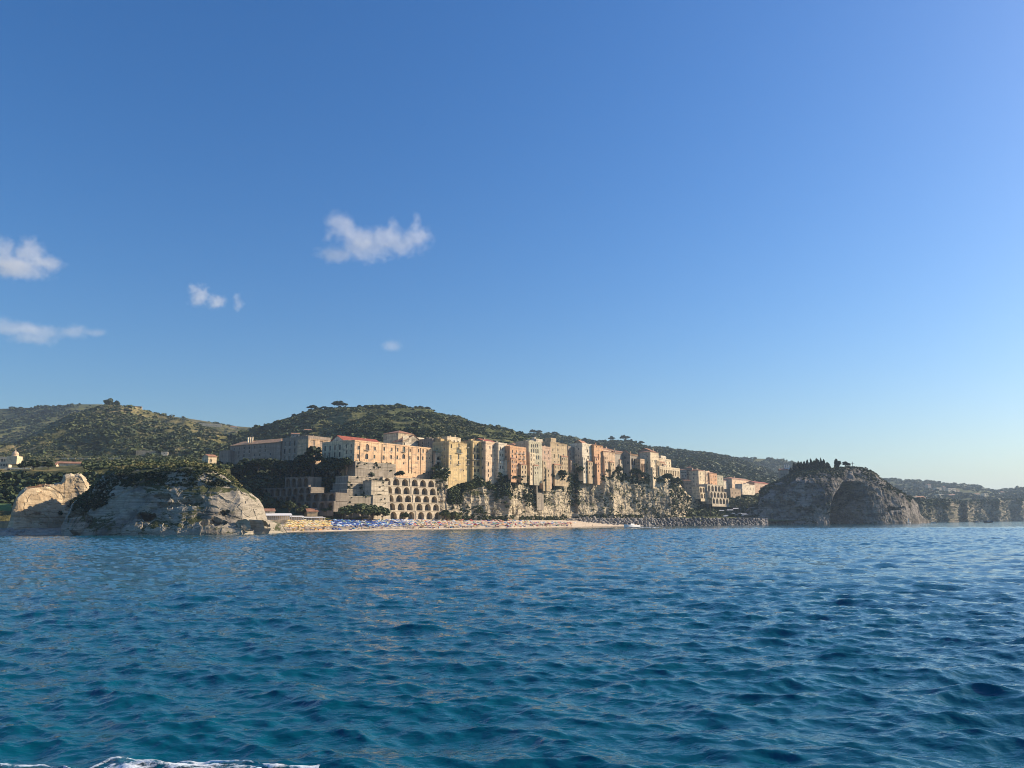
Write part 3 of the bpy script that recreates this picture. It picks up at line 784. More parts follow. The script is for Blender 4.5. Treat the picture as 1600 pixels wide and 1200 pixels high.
def pane(parent, op, M, depth, mat, name='window', frame=True):
    a, b, c, d, arched = op; mb = MB(); y = depth - 0.02
    if arched:
        r = (b - a) / 2; s = max(c + 0.05, d - r); xc = (a + b) / 2
        mb.poly([M(a, y, c), M(b, y, c)] + [M(xc + r * math.cos(t), y, s + (d - s) * math.sin(t)) for t in np.linspace(0, math.pi, 11)])
    else:
        mb.poly([M(a, y, c), M(b, y, c), M(b, y, d), M(a, y, d)])
    if frame:
        f = 0.09
        for (p, q) in (((a, c), (b, c + f)), (((a + b) / 2 - f / 2, c + f), ((a + b) / 2 + f / 2, d - f * (3 if arched else 1)))):
            mb.poly([M(p[0], y - 0.04, p[1]), M(q[0], y - 0.04, p[1]), M(q[0], y - 0.04, q[1]), M(p[0], y - 0.04, q[1])], 1)
    o = mb.build(name, [mat, FRAME], parent)
    if frame and not arched and (b - a) > 0.8:
        sb = MB(); x0, x1 = a - 0.15, b + 0.15
        pts = [M(x0, -0.12, c - 0.14), M(x1, -0.12, c - 0.14), M(x1, 0.08, c - 0.14), M(x0, 0.08, c - 0.14), M(x0, -0.12, c), M(x1, -0.12, c), M(x1, 0.08, c), M(x0, 0.08, c)]
        for q in ((0, 3, 2, 1), (4, 5, 6, 7), (0, 1, 5, 4), (1, 2, 6, 5), (3, 0, 4, 7)): sb.poly([pts[i] for i in q])
        sb.build('sill', FRAME, o)
    return o

def balcony(parent, x, z, w, M, mat=None, dep=1.0, rail=None):
    mb = MB()
    def bx(x0, x1, y0, y1, z0, z1, mi):
        p = [M(x0, y0, z0), M(x1, y0, z0), M(x1, y1, z0), M(x0, y1, z0), M(x0, y0, z1), M(x1, y0, z1), M(x1, y1, z1), M(x0, y1, z1)]
        for q in ((0, 3, 2, 1), (4, 5, 6, 7), (0, 1, 5, 4), (1, 2, 6, 5), (2, 3, 7, 6), (3, 0, 4, 7)): mb.poly([p[i] for i in q], mi)
    bx(x - w / 2, x + w / 2, -dep, -0.01, z - 0.2, z, 0)
    bx(x - w / 2, x + w / 2, -dep, -dep + 0.05, z + 0.95, z + 1.02, 1)
    n = max(4, int(w / 0.28))
    for k in range(n + 1):
        xx = x - w / 2 + w * k / n
        bx(xx - 0.025, xx + 0.025, -dep + 0.01, -dep + 0.05, z, z + 0.95, 1)
    for s in (-1, 1):
        bx(x + s * (w / 2 - 0.05) - 0.03, x + s * (w / 2 - 0.05) + 0.03, -dep + 0.05, -0.01, z + 0.95, z + 1.02, 1)
    return mb.build('balcony', [mat or FRAME, rail or IRON], parent)

TOWN_N = (0.80, -0.60)
CENTRAL = []
def house(label, px0, px1, pt, pb, Y, n=TOWN_N, D=14.0, wall=STONE, roof='flat', rh=2.6, tile=None, cols=0, rows=0, wh=(1.0, 1.7),
          top=1.2, bot=2.0, arch=(), wins=(), side=(0, 0), skip=0.12, shut=0.45, balc=0.0, name='house', cat='house', sink=4.0, seed=None,
          chim=1, group=None, cornice=True, parapet=0.9, margin=0.8, deep=0.35, pbz=None, railm=None, sidewall=None, storey=None, sidearch=False, annex=False):
    rr = random.Random(seed if seed is not None else int(px0 * 13 + pt))
    A = P(px0, pb, Y); t = np.array([-n[1], n[0]]); t = t / np.hypot(*t)
    if t[0] < 0: t = -t
    # end of the front where it meets the column px1
    def pxat(s):
        return proj(np.array([A[0] + t[0] * s, A[1] + t[1] * s, A[2]]))[0]
    lo, hi = 0.0, 400.0
    for _ in range(60):
        md = (lo + hi) / 2
        if pxat(md) < px1: lo = md
        else: hi = md
    W = (lo + hi) / 2; H = P(px0, pt, Y)[2] - A[2]
    root = empty(name, tuple(A), math.atan2(t[1], t[0])); tag(root, label, cat, group)
    F0 = lambda x, y, z: (x, y, z)                              # front
    FL = lambda x, y, z: (y, D - x, z)                          # left flank: x runs from the back to the front corner
    wm = MB(); ops = []; sops = []
    kinds = {}
    if cols and rows:
        zb0, zt0 = bot, H - top; fh = (zt0 - zb0) / rows
        for j in range(rows):
            isa = j in arch
            for i in range(cols):
                if rr.random() < skip and not isa: continue
                xc = margin + (W - 2 * margin) * (i + 0.5) / cols + rr.uniform(-.12, .12)
                w, h = wh[0] * 1.22, wh[1] * 1.18; w = min(w * rr.uniform(0.85, 1.15), (W - 2 * margin) / cols * 0.75); h = min(h * rr.uniform(0.9, 1.15), fh * 0.72)
                if isa: w = (W - 2 * margin) / cols * 0.74; h = fh * 0.78
                zc_ = zb0 + fh * (j + 0.42)
                if zc_ - h / 2 < 0.2: continue
                op = (max(0.2, xc - w / 2), min(W - 0.2, xc + w / 2), zc_ - h / 2, zc_ + h / 2, isa); ops.append(op)
                kinds[len(ops) - 1] = 'arch' if isa else ('balc' if rr.random() < balc else '')
    for (wx, wy, w, h, k) in wins:
        w, h = w * 1.2, h * 1.12
        # where the sight line through (wx, wy) meets the front plane
        lo, hi = 0.0, W
        for _ in range(50):
            md = (lo + hi) / 2
            if proj(np.array([A[0] + t[0] * md, A[1] + t[1] * md, A[2] + H / 2]))[0] < wx: lo = md
            else: hi = md
        s = (lo + hi) / 2; z = P(wx, wy, A[1] + t[1] * s)[2] - A[2]
        ops.append((max(0.1, s - w / 2), min(W - 0.1, s + w / 2), z - h / 2, z + h / 2, 'a' in k)); kinds[len(ops) - 1] = 'balc' if 'b' in k else ('arch' if 'a' in k else '')
    if side[0] and side[1]:
        fh = (H - 2.5 - top) / side[1]
        for j in range(side[1]):
            for i in range(side[0]):
                if rr.random() < skip: continue
                xc = 1 + (D - 2) * (i + 0.5) / side[0]; zc_ = 2.5 + fh * (j + 0.45); w = min(wh[0], D / side[0] * .6); h = min(wh[1], fh * 0.75)
                sops.append((xc - w / 2, xc + w / 2, zc_ - h / 2, zc_ + h / 2, sidearch))
    facade(wm, W, -sink, H, ops, F0, deep); facade(wm, D, -sink, H, sops, FL, 0.3, 1 if sidewall else 0)
    wm.poly([(W, 0, -sink), (W, D, -sink), (W, D, H), (W, 0, H)]); wm.poly([(W, D, -sink), (0, D, -sink), (0, D, H), (W, D, H)])
    if cornice:
        for zz in ([H - 0.45] if not storey else [H - 0.45] + [bot + k * storey for k in range(1, int((H - bot) / storey))]):
            wm.box((W / 2, -0.09, zz), (W + 0.36, 0.18, 0.28)); wm.box((-0.09, D / 2, zz), (0.18, D - 0.02, 0.28))
    wall_o = wm.build('wall', [wall, sidewall or wall], root)
    for k, op in enumerate(ops):
        kd = kinds.get(k, ''); m_ = GLASS if rr.random() > shut or kd == 'arch' else (SHUT_B if rr.random() < 0.6 else SHUT_G)
        pane(root, op, F0, deep, m_, 'window', kd != 'arch' or (op[1] - op[0]) < 2.2)
        if kd == 'balc': balcony(root, (op[0] + op[1]) / 2, op[2], min(op[1] - op[0] + 1.3, W), F0, rail=railm)
    for op in sops: pane(root, op, FL, 0.3, GLASS if rr.random() > shut else SHUT_B, 'window')
    if annex and W > 7:
        for q in range(1 if W < 11 else 2):
            aw = W * rr.uniform(.28, .45); ax = rr.uniform(0.2, W - aw - .2) if q == 0 else (rr.choice((0.15, W - aw - .15))); ah = H * (rr.uniform(.3, .5) if q == 0 else rr.uniform(.55, .78)); dp = rr.uniform(1.2, 2.4) if q == 0 else rr.uniform(.5, 1.0)
            am = MB(); nfl = max(1, int(ah / 3.8)); aop = []
            for f_ in range(nfl):
                zc_ = ah - 2.0 - f_ * 3.8
                if zc_ < 1.2: break
                for c_ in range(max(1, int(aw / 3.0))):
                    xc = aw * (c_ + .5) / max(1, int(aw / 3.0)); aop.append((xc - .6, xc + .6, zc_ - 1.0, zc_ + 1.0, rr.random() < .3))
            M_ = lambda x, y, z, ax=ax, dp=dp: (ax + x, y - dp, z)
            facade(am, aw, -sink - 2, ah, aop, M_, .3)
            for x_ in (0, aw): am.poly([M_(x_, 0, -sink - 2), M_(x_, dp + .02, -sink - 2), M_(x_, dp + .02, ah), M_(x_, 0, ah)])
            if rr.random() < .5: am.poly([M_(0, 0, ah), M_(aw, 0, ah), M_(aw, dp, ah), M_(0, dp, ah)])
            else: am.poly([M_(-.2, -.3, ah - .05), M_(aw + .2, -.3, ah - .05), M_(aw + .2, dp + .01, ah + 1.1), M_(-.2, dp + .01, ah + 1.1)], 1)
            ao = am.build('extension', [rr.choice([wall, wall, C['cream'], C['tan'], STONE]), TILE], root)
            for op in aop: pane(ao, op, M_, .3, GLASS if rr.random() < .7 else SHUT_B, 'window', False)
    tl = tile or TILE; rb = MB(); e = 0.45
    if roof == 'flat':
        rb.poly([(0, 0, H - 0.05), (W, 0, H - 0.05), (W, D, H - 0.05), (0, D, H - 0.05)])
        ro = rb.build('roof', SLAB, root)
        if parapet > 0:
            pm = MB(); p = parapet; th = 0.3
            pm.box((W / 2, th / 2, H + p / 2 - 0.025), (W, th, p + 0.05)); pm.box((W / 2, D - th / 2, H + p / 2 - 0.025), (W, th, p + 0.05))
            pm.box((th / 2, D / 2, H + p / 2 - 0.025), (th, D - 2 * th, p + 0.05)); pm.box((W - th / 2, D / 2, H + p / 2 - 0.025), (th, D - 2 * th, p + 0.05))
            pm.build('parapet', wall, ro)
    else:
        x0, x1, y0, y1 = -e, W + e, -e, D + e; zt = H + rh; zb = H - 0.02
        r0 = r1 = (x0, y1)
        if roof == 'gable': r0, r1 = (x0, (y0 + y1) / 2), (x1, (y0 + y1) / 2)
        elif roof == 'front': r0, r1 = ((x0 + x1) / 2, y0), ((x0 + x1) / 2, y1)
        elif roof == 'hip':
            k = min(x1 - x0, y1 - y0) / 2 * 0.85
            r0, r1 = ((x0 + k, (y0 + y1) / 2), (x1 - k, (y0 + y1) / 2)) if (x1 - x0) >= (y1 - y0) else (((x0 + x1) / 2, y0 + k), ((x0 + x1) / 2, y1 - k))
        a, b, c, d = (x0, y0, zb), (x1, y0, zb), (x1, y1, zb), (x0, y1, zb); u, v = (*r0, zt), (*r1, zt)
        def slab(pts):
            up = [(p[0], p[1], p[2] + 0.22) for p in pts]
            rb.poly(up); rb.poly(pts[::-1])
            for i in range(len(pts)): rb.poly([pts[i], pts[(i + 1) % len(pts)], up[(i + 1) % len(pts)], up[i]])
        if roof == 'shed':
            slab([(x0, y0, zb), (x1, y0, zb), (x1, y1, zt), (x0, y1, zt)])
        elif roof == 'front' or (roof == 'hip' and (x1 - x0) < (y1 - y0)):
            slab([a, u, v, d]); slab([b, c, v, u])
            if roof == 'hip': slab([a, b, u]); slab([c, d, v])
        else:
            slab([a, b, v, u]); slab([c, d, u, v])
            if roof == 'hip': slab([b, c, v]); slab([d, a, u])
        ro = rb.build('roof', tl, root)
        gm = MB()
        if roof == 'front':
            for y in (0.0, D):
                g1 = MB(); g1.poly([(0, y, H), (W, y, H), (W / 2, y, zt - 0.2)]); g1.build('gable', wall, root)
        elif roof == 'gable':
            for x in (0.0, W):
                g1 = MB(); g1.poly([(x, 0, H), (x, D, H), (x, D / 2, zt - 0.2)]); g1.build('gable', wall, root)
        elif roof == 'shed':
            for x in (0.0, W): gm.poly([(x, 0, H), (x, D, H), (x, D, zt - 0.05)])
            gm.poly([(0, D, H), (W, D, H), (W, D, zt - 0.05), (0, D, zt - 0.05)])
        if gm.f: gm.build('gable', wall, root)
    if roof == 'flat' and chim and W > 6 and D > 8:
        for k in range(rr.choice((1, 1, 2))):
            cm = MB(); bw, bd, bh = rr.uniform(.18, .34) * W, rr.uniform(2.5, 4), rr.uniform(1.6, 3.0); cm.box((rr.uniform(.22, .78) * W, rr.uniform(.35, .6) * D, H + bh / 2 - .03), (bw, bd, bh)); cm.build('roof_room', wall, ro)
        am = MB(); ax, ay = rr.uniform(.2, .8) * W, rr.uniform(.3, .6) * D; ah = rr.uniform(2.5, 4.5)
        am.tube([(ax, ay, H - .05), (ax, ay, H + ah)], .05, 5)
        for q in (.7, .82, .94): am.box((ax, ay, H + ah * q), (1.1, .06, .06))
        am.build('antenna', IRON, ro)
    for k in range(chim):
        cm = MB(); cx, cy = rr.uniform(0.15, 0.85) * W, rr.uniform(0.25, 0.6) * D; hh = rr.uniform(1.3, 2.4) + (rh * 0.7 if roof != 'flat' else 0)
        cm.box((cx, cy, H + hh / 2), (0.9, 0.7, hh)); cm.box((cx, cy, H + hh + 0.1), (1.15, 0.95, 0.2)); cm.build('chimney', wall, ro)
    return root, W, H, D

C = {k: plaster('stucco_' + k, v) for k, v in dict(
    pink=(0.74, 0.48, 0.27), ochre=(0.56, 0.41, 0.19), yellow=(0.62, 0.455, 0.215), palepink=(0.72, 0.52, 0.34), orange=(0.62, 0.35, 0.18), cream=(0.70, 0.56, 0.36),
    white=(0.70, 0.60, 0.44), tan=(0.48, 0.36, 0.21), peach=(0.62, 0.43, 0.26), greengrey=(0.48, 0.43, 0.29), mauve=(0.34, 0.265, 0.20), grey=(0.37, 0.32, 0.25), rose=(0.52, 0.35, 0.235), brown=(0.36, 0.265, 0.17)).items()}  # mauve is darkened to put shade into the walls it covers

# ---- the palace complex on the left
pal_top = [(559.8, 699.5, 1.3, 2.2, ''), (573.5, 698.5, 2.4, 3.6, 'ab'), (585.3, 701, 1.4, 2.2, ''), (600, 701.5, 1.3, 2.2, ''), (611.7, 702.3, 1.3, 2.2, ''), (621, 702.8, 1.3, 2.2, ''), (630.8, 702, 2.2, 3.4, 'ab'),
           (640.5, 703.5, 1.1, 2.0, ''), (653.6, 704, 1.3, 2.2, ''), (660.8, 704.6, 1.2, 2.2, ''), (667, 705, 1.2, 2.2, '')]
pal_low = [(559.3, 713, 1.3, 2.4, ''), (573, 713, 2.2, 3.2, 'a'), (585, 713.5, 1.3, 2.2, ''), (599.3, 715, 1.5, 2.6, ''), (611, 714, 1.3, 2.2, ''), (620.7, 714.5, 1.3, 2.2, ''), (630.6, 713, 2.2, 3.0, 'a'),
           (640.3, 715.5, 1.1, 2.2, ''), (653, 716, 1.4, 2.4, ''), (660.2, 716, 1.5, 2.4, ''), (667, 716, 0.8, 1.2, ''), (671, 716, 0.7, 1.1, ''), (630.5, 724, 0.9, 1.2, '')]
pal, pw, ph, pd = house('long salmon pink palace with two rows of windows above the arched retaining wall', 553, 674.8, 688, 735, 496, D=11, wall=C['pink'], roof='flat', wins=pal_top + pal_low, side=(2, 4), wh=(1.2, 2.4),
      name='palace', cat='palace', sink=8, parapet=0.35, chim=0, sidewall=C['cream'], shut=0.2)
for px in (562, 596.7, 617.5, 643.5, 656.8, 638.5):
    lo, hi = 0.0, pw
    A_ = P(553, 735, 496)
    for _ in range(40):
        md = (lo + hi) / 2
        if proj(A_ + np.array([.6 * md, .8 * md, 10]))[0] < px: lo = md
        else: hi = md
    dp = MB(); dp.tube([(lo, -0.12, 0.5), (lo, -0.12, ph - 0.6)], 0.16, 6); dp.build('drainpipe', SHUT_B, pal)
house('long roof ridge of dark red tiles behind the pink palace', 537, 597, 689, 700, 528, D=14, wall=C['white'], roof='gable', rh=4.2, tile=TILE_RED, chim=1, name='wing', cat='house', sink=2, cornice=False)
house('square church tower block with low red hipped roof over the palace', 622, 645.5, 676, 700, 572, D=16, wall=C['cream'], roof='hip', rh=2.6, cols=2, rows=1, wh=(1.3, 2), top=0.6, bot=5.5, name='church_tower', cat='tower', chim=0)
house('gabled cream church front with one tall window rising over the palace', 629, 662.5, 690, 706, 563, D=11, wall=C['white'], roof='front', rh=5.6, wins=[(640.5, 686, 1.9, 3.6, ''), (631.3, 692, 1.2, 3.2, '')], name='church', cat='church', chim=0, tile=TILE)
house('shaded cream wing with tall windows joining the pink palace on its left', 502, 543, 692, 735, 519, n=(-0.60, -0.80), D=12, wall=C['cream'], roof='flat', cols=5, rows=3, wh=(1.2, 3.0), top=1.4, bot=3, skip=0.05, name='palace_wing', cat='palace', sink=8, parapet=0.3, chim=0, shut=0.1)
house('shaded stone palace with three rows of dark windows between convent and pink palace', 439, 480, 685.5, 731, 560, n=(-0.6, -0.8), D=20, wall=C['mauve'], roof='flat', cols=5, rows=3, wh=(1.5, 3.0), top=1.2, bot=4, skip=0.0, name='palace', cat='palace', sink=6, parapet=0.3, chim=1, shut=0.0)  # shaded face of the sunlit storey's building, in the shade-darkened stucco
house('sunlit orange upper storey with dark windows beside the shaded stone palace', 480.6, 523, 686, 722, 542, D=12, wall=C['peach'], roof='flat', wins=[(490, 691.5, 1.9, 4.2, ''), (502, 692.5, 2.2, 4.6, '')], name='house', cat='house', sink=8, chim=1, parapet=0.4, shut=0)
cv_, w_, h_, d_ = house('long shaded convent with an orange tiled roof and three chimneys', 358, 437, 697, 731, 586, n=(-0.5, -0.866), D=13, wall=C['mauve'], roof='hip', rh=3.4, tile=TILE_LIT, cols=9, rows=4, wh=(0.9, 1.6), top=0.8, bot=4, skip=0.3, name='convent', cat='convent', sink=6, chim=0, shut=0.3, margin=1.5)
for x in (0.28, 0.325, 0.37):
    cm = MB(); cm.box((x * w_, 3.5, h_ + 3.0), (1.0, 0.9, 6.0)); cm.box((x * w_, 3.5, h_ + 6.1), (1.3, 1.2, 0.25)); cm.build('chimney', C['white'], cv_.children[-1] if cv_.children[-1].name.startswith('roof') else cv_)
house('plain lower annex at the left end of the convent', 341, 357.5, 705, 733, 586, n=(-0.5, -0.866), D=10, wall=C['mauve'], roof='flat', cols=2, rows=2, skip=0.4, name='annex', cat='house', chim=0, parapet=0.2, sink=6)
house('small ruined sunlit house left of the convent', 325, 338, 713, 726, 540, D=8, wall=C['cream'], roof='gable', rh=1.6, cols=2, rows=1, name='house', chim=0, bot=1, top=.4)

# ---- cliff-edge town, left to right
def ty(px, back=5.0): return float(cliffY(px)) + 0.5 * float(np.interp(px, *_off)) + back
T_ = [
 dict(label='shaded mauve house set back between the pink palace and the yellow palazzo', px0=675.5, px1=690, pt=686.5, pb=712, Y=ty(682, 26), wall=C['mauve'], cols=2, rows=2, wh=(1.2, 3), skip=0, shut=0),
 dict(label='small orange wall with a blind arch beside the pink palace', px0=674.9, px1=680.6, pt=706, pb=730, Y=ty(676, 20), wall=C['orange'], cols=1, rows=2, wh=(1.4, 2.2), D=4),
 dict(label='pale pink terrace of four arches in two rows left of the yellow palazzo', px0=680.2, px1=700, pt=709, pb=728, Y=ty(681, 14), wall=C['palepink'], cols=2, rows=2, arch=(0, 1), bot=0.4, top=0.8, D=9, deep=1.6, chim=0, name='arcade', cat='arcade'),
 dict(label='narrow ochre tower house rising behind the pink arcade', px0=688.3, px1=700.5, pt=687, pb=714, Y=ty(689, 22), wall=C['ochre'], cols=2, rows=3, wh=(1.1, 1.7)),
 dict(label='tall yellow palazzo with a buttressed grey base and a grey awning', px0=700.8, px1=738, pt=691, pb=749, Y=ty(701, 7), wall=C['yellow'], wins=[(705, 697, 1.2, 2.6, ''), (717, 696, 1.2, 2.8, 'b'), (731, 696, 1.2, 2.8, 'b'), (717, 705, 4.6, 2.6, 'b'), (731, 705, 1.2, 2.6, ''), (704.3, 714.5, 1.2, 3.0, ''), (716.5, 714, 1.4, 3.2, ''), (731, 714, 1.5, 3.2, 'b'), (716.5, 723, 1.2, 2.2, 'b'), (731, 723, 1.2, 2.6, 'b'), (704.3, 723, 1, 1.8, ''), (724, 735, 1.0, 1.0, '')], sink=10, D=16, chim=3, shut=0.25, name='palazzo', cat='palazzo'),
 dict(label='cream penthouse with flat eaves on top of the yellow palazzo', px0=699, px1=720, pt=682, pb=694, Y=ty(701, 21), wall=C['cream'], cols=3, rows=1, wh=(1.2, 1.2), bot=1, top=.8, sink=0, D=7, parapet=0.2, chim=1, name='penthouse'),
 dict(label='slim yellow loggia house with stacked balconies and two black arches', px0=738.6, px1=751, pt=690, pb=741, Y=ty(738, 8), wall=C['yellow'], wins=[(742, 695, 1, 1.8, ''), (746, 695.3, 1, 1.8, ''), (750, 695.5, .9, 1.6, ''), (741, 704, 1.8, 3.2, 'b'), (746.5, 704, 2.2, 3.2, 'b'), (741.5, 714.5, 1.9, 3.2, 'ab'), (746.7, 714, 2.0, 3.4, 'b'), (741.2, 724.5, 1.6, 3.0, 'b'), (746.7, 724.5, 2.0, 3.0, 'b'), (742, 735, 1.9, 2.2, 'a'), (747.5, 735, 1.9, 2.2, 'a')], D=12, shut=0.15, sink=6),
 dict(label='thin olive house in the gap right of the slim yellow loggia house', px0=751.6, px1=756.5, pt=692, pb=738, Y=ty(752, 7), wall=C['ochre'], cols=1, rows=4, D=10),
 dict(label='cream house with one large orange arch set back left of the slim pink tower', px0=754, px1=765, pt=694, pb=722, Y=ty(754, 11), wall=C['palepink'], wins=[(760, 714, 4.2, 3.8, 'a'), (759, 705, 3.0, 2.2, ''), (757, 698, 1.1, 1.8, '')], D=12, deep=1.0),
 dict(label='dark red tiled roof peeping up behind the cream arched house', px0=757, px1=775, pt=690, pb=702, Y=ty(757, 30), wall=C['rose'], roof='gable', rh=3, tile=TILE_RED, sink=2),
 dict(label='slim pale pink tower house plunging far down the cliff face', px0=758.8, px1=777.5, pt=691, pb=757, Y=ty(759, 3), wall=C['palepink'], wins=[(763.3, 725, 1.1, 2.4, ''), (770.3, 725.5, 1.2, 2.4, ''), (763.2, 735.5, 1.0, 1.8, ''), (770, 735.5, 1.0, 1.8, ''), (763.2, 743, 1.0, 1.8, ''), (771, 699, 1.1, 1.6, ''), (765.5, 699, 1.1, 1.6, ''), (768, 712, 1.2, 1.7, ''), (774, 712, 1.2, 1.7, ''), (764, 755, 2.4, 2.6, 'a')], D=10, sink=9, shut=0.3, cornice=True),
 dict(label='narrow cream house with white balconies between pink tower and orange palazzo', px0=779, px1=792.5, pt=693, pb=739, Y=ty(780, 3), wall=C['white'], cols=3, rows=4, wh=(1.2, 1.9), balc=0.55, bot=2.5, railm=WHITE),
 dict(label='orange palazzo with long pale balconies above the rounded masonry bastion', px0=797, px1=822.5, pt=698, pb=741, Y=ty(797, -1), wall=C['orange'], cols=4, rows=4, wh=(1.2, 2.0), balc=0.75, bot=4.5, railm=FRAME, storey=6.5, skip=0, name='palazzo', cat='palazzo'),
 dict(label='shaded reddish house squeezed left of the green arcaded house', px0=820.5, px1=827, pt=695, pb=735, Y=ty(822, 9), wall=C['rose'], cols=1, rows=4),
 dict(label='grey green house with rows of paired arched windows', px0=826.5, px1=847.5, pt=690, pb=744, Y=ty(827, -3), wall=C['greengrey'], wins=[(830.8, 696.5, 1.3, 2.6, 'a'), (833.4, 696.5, 1.3, 2.6, 'a'), (837.2, 696.5, 1.3, 2.6, 'a'), (840.2, 696.5, 1.3, 2.6, 'a'), (830.8, 705, 1.4, 3.2, 'a'), (834, 705, 1.4, 3.2, 'a'), (837.5, 705, 1.4, 3.2, 'a'), (840.6, 705, 1.4, 3.2, 'a'), (830.8, 714.8, 1.4, 3.2, ''), (834.8, 714.8, 1.4, 3.0, 'a'), (838.5, 714.8, 1.6, 3.0, 'a'), (841.6, 714.8, 1.6, 3.0, 'a'), (832, 723.5, 1.5, 1.8, ''), (841, 724, 1.2, 1.8, ''), (832, 731, 1.1, 1.9, ''), (840.5, 731, 1.1, 1.9, ''), (841, 735, 1, .9, '')], D=13, shut=0.1, sink=5, storey=9.0),
 dict(label='dusky pink house stepping down the cliff right of the green arcaded house', px0=847.8, px1=862, pt=698.5, pb=752, Y=ty(848, -2), wall=C['rose'], cols=2, rows=5, wh=(1.1, 1.9), bot=3, skip=0.15, sink=6),
 dict(label='dark brown house set back behind the dusky pink house', px0=846, px1=860, pt=691, pb=704, Y=ty(848, 22), wall=C['brown'], roof='shed', rh=2, cols=0),
 dict(label='tan palazzo with one tall black arched window low at its right', px0=860.5, px1=887, pt=692, pb=742, Y=ty(861, -1), wall=C['tan'], wins=[(864, 703, 1.2, 2, ''), (872, 703, 1.2, 2, ''), (866, 712.5, 1.4, 2.8, ''), (873, 712.5, 1.4, 2.8, ''), (881, 712.5, 1.6, 2.6, 'b'), (881.3, 726, 3.4, 5.4, 'a'), (872, 695, 1.5, 2.0, 'a'), (880, 695, 1.2, 1.8, ''), (866, 721.5, .9, 1.0, ''), (873, 721.5, .9, 1.0, ''), (866.5, 736, .9, 1.8, ''), (873.5, 736, .9, 1.6, ''), (881, 735, .9, 1.6, '')], sink=7, D=14, shut=0.35, name='palazzo', cat='palazzo'),
 dict(label='square tan turret on the left corner of the tan palazzo', px0=860.8, px1=869, pt=685.5, pb=695, Y=ty(861, 0), wall=C['tan'], cols=1, rows=1, wh=(1.5, 2.2), D=6, bot=.8, top=.8, sink=0, chim=0, name='turret', cat='tower'),
 dict(label='shaded mauve house with a terrace set back right of the tan palazzo', px0=888, px1=899, pt=698.5, pb=730, Y=ty(889, 12), wall=C['mauve'], cols=2, rows=3, wh=(1.2, 2.2), skip=0, shut=0.1),
 dict(label='broad tan gabled house in shade above the palm garden', px0=897, px1=911, pt=694, pb=731, Y=ty(905, 11), n=(-0.45, -0.89), wall=C['tan'], roof='front', rh=3.6, cols=3, rows=3, wh=(0.9, 1.5), skip=0.35, D=14, shut=0),
 dict(label='cream house with white arcaded balconies on its lower floors', px0=910.5, px1=928.5, pt=693.5, pb=741, Y=ty(911, -1), wall=C['white'], wins=[(917.5, 699.5, 1.2, 1.8, 'a'), (918, 704.5, 1.9, 2.4, ''), (919, 714.5, 2.0, 2.4, ''), (914.5, 695, .9, 1.3, ''), (918.5, 724.5, 4.8, 3.6, 'a'), (919, 733.5, 4.8, 3.2, 'a'), (925, 705, 1, 1.6, ''), (925.3, 715, 1, 1.6, '')], deep=0.8, D=13, shut=0, sink=6, storey=6.6),
 dict(label='tall orange tower house on a pale pink vaulted base', px0=929, px1=943, pt=695, pb=742, Y=ty(929, -2.5), wall=C['orange'], wins=[(935, 714, 1.5, 5, ''), (932.5, 698, 1, 1.2, ''), (939, 698, 1, 1.2, ''), (935, 725, .9, 2.2, ''), (939.5, 725, 1, 1.2, ''), (934, 735, 3.6, 2.4, 'a')], D=12, sink=7, roof='hip', rh=1.4, deep=0.5),
 dict(label='peach house with a white corner over two deep red arches', px0=943.5, px1=961.5, pt=705, pb=731, Y=ty(944, 0), wall=C['peach'], wins=[(948, 724.5, 3.2, 3.6, 'a'), (957, 724.8, 4.4, 3.6, 'a'), (952, 709, 1, 1.5, ''), (958, 709, .9, 1.5, '')], deep=2.0, D=13, sink=6, roof='hip', rh=1.6),
 dict(label='grey shaded house behind the round rock buttress', px0=961.8, px1=972, pt=708.5, pb=738, Y=ty(963, 10), wall=C['grey'], cols=2, rows=3, roof='gable', rh=1.6, skip=.5),
 dict(label='stone gabled church with a row of blind arches', px0=971, px1=985.5, pt=711, pb=742, Y=ty(979, 8), n=(-0.25, -0.97), wall=STONEG, roof='front', rh=4.6, wins=[(976.5, 715, 1.6, 2.4, 'a'), (981, 723, 1.5, 2.4, 'a')], D=20, chim=0, name='church', cat='church'),
 dict(label='low stone nave with a sloping roof right of the gabled church', px0=985.8, px1=1000, pt=711, pb=743, Y=ty(986, 7), wall=STONEG, roof='shed', rh=1.6, cols=3, rows=2, arch=(1,), wh=(1.2, 2), skip=.2, D=12, chim=0, name='church_nave', cat='church'),
 dict(label='little tower with tall open arches near the end of the cliff', px0=1001.5, px1=1012.5, pt=718, pb=744, Y=ty(1002, 1), wall=C['peach'], cols=3, rows=1, arch=(0,), bot=3.5, top=1.2, D=6, deep=1.2, chim=0, name='bell_tower', cat='tower'),
 dict(label='large dark side wall of the big house at the end of the cliff', px0=998, px1=1018, pt=706, pb=742, Y=ty(1017, 14), n=(-0.55, -0.84), wall=C['brown'], roof='front', rh=3.4, cols=0, D=12, chim=0),  # brown stucco paints the shade on the cream end house's left side
 dict(label='tall cream end house with scattered small windows dropping down the cliff', px0=1017.5, px1=1030.5, pt=706, pb=749, Y=ty(1018, -1), wall=C['cream'], cols=3, rows=5, wh=(1.1, 1.8), skip=0.3, D=12, roof='hip', rh=1.6, sink=7, bot=2),
 dict(label='cream stepped house with a roof terrace behind the colonnade', px0=1030.8, px1=1049, pt=717, pb=731, Y=ty(1031, 14), wall=C['cream'], cols=4, rows=2, wh=(1, 1.5), D=10),
 dict(label='small pale tower room on top of the stepped cream house', px0=1033, px1=1041, pt=713, pb=720, Y=ty(1033, 17), wall=C['white'], cols=2, rows=1, bot=.8, top=.6, D=5, sink=1, chim=0),
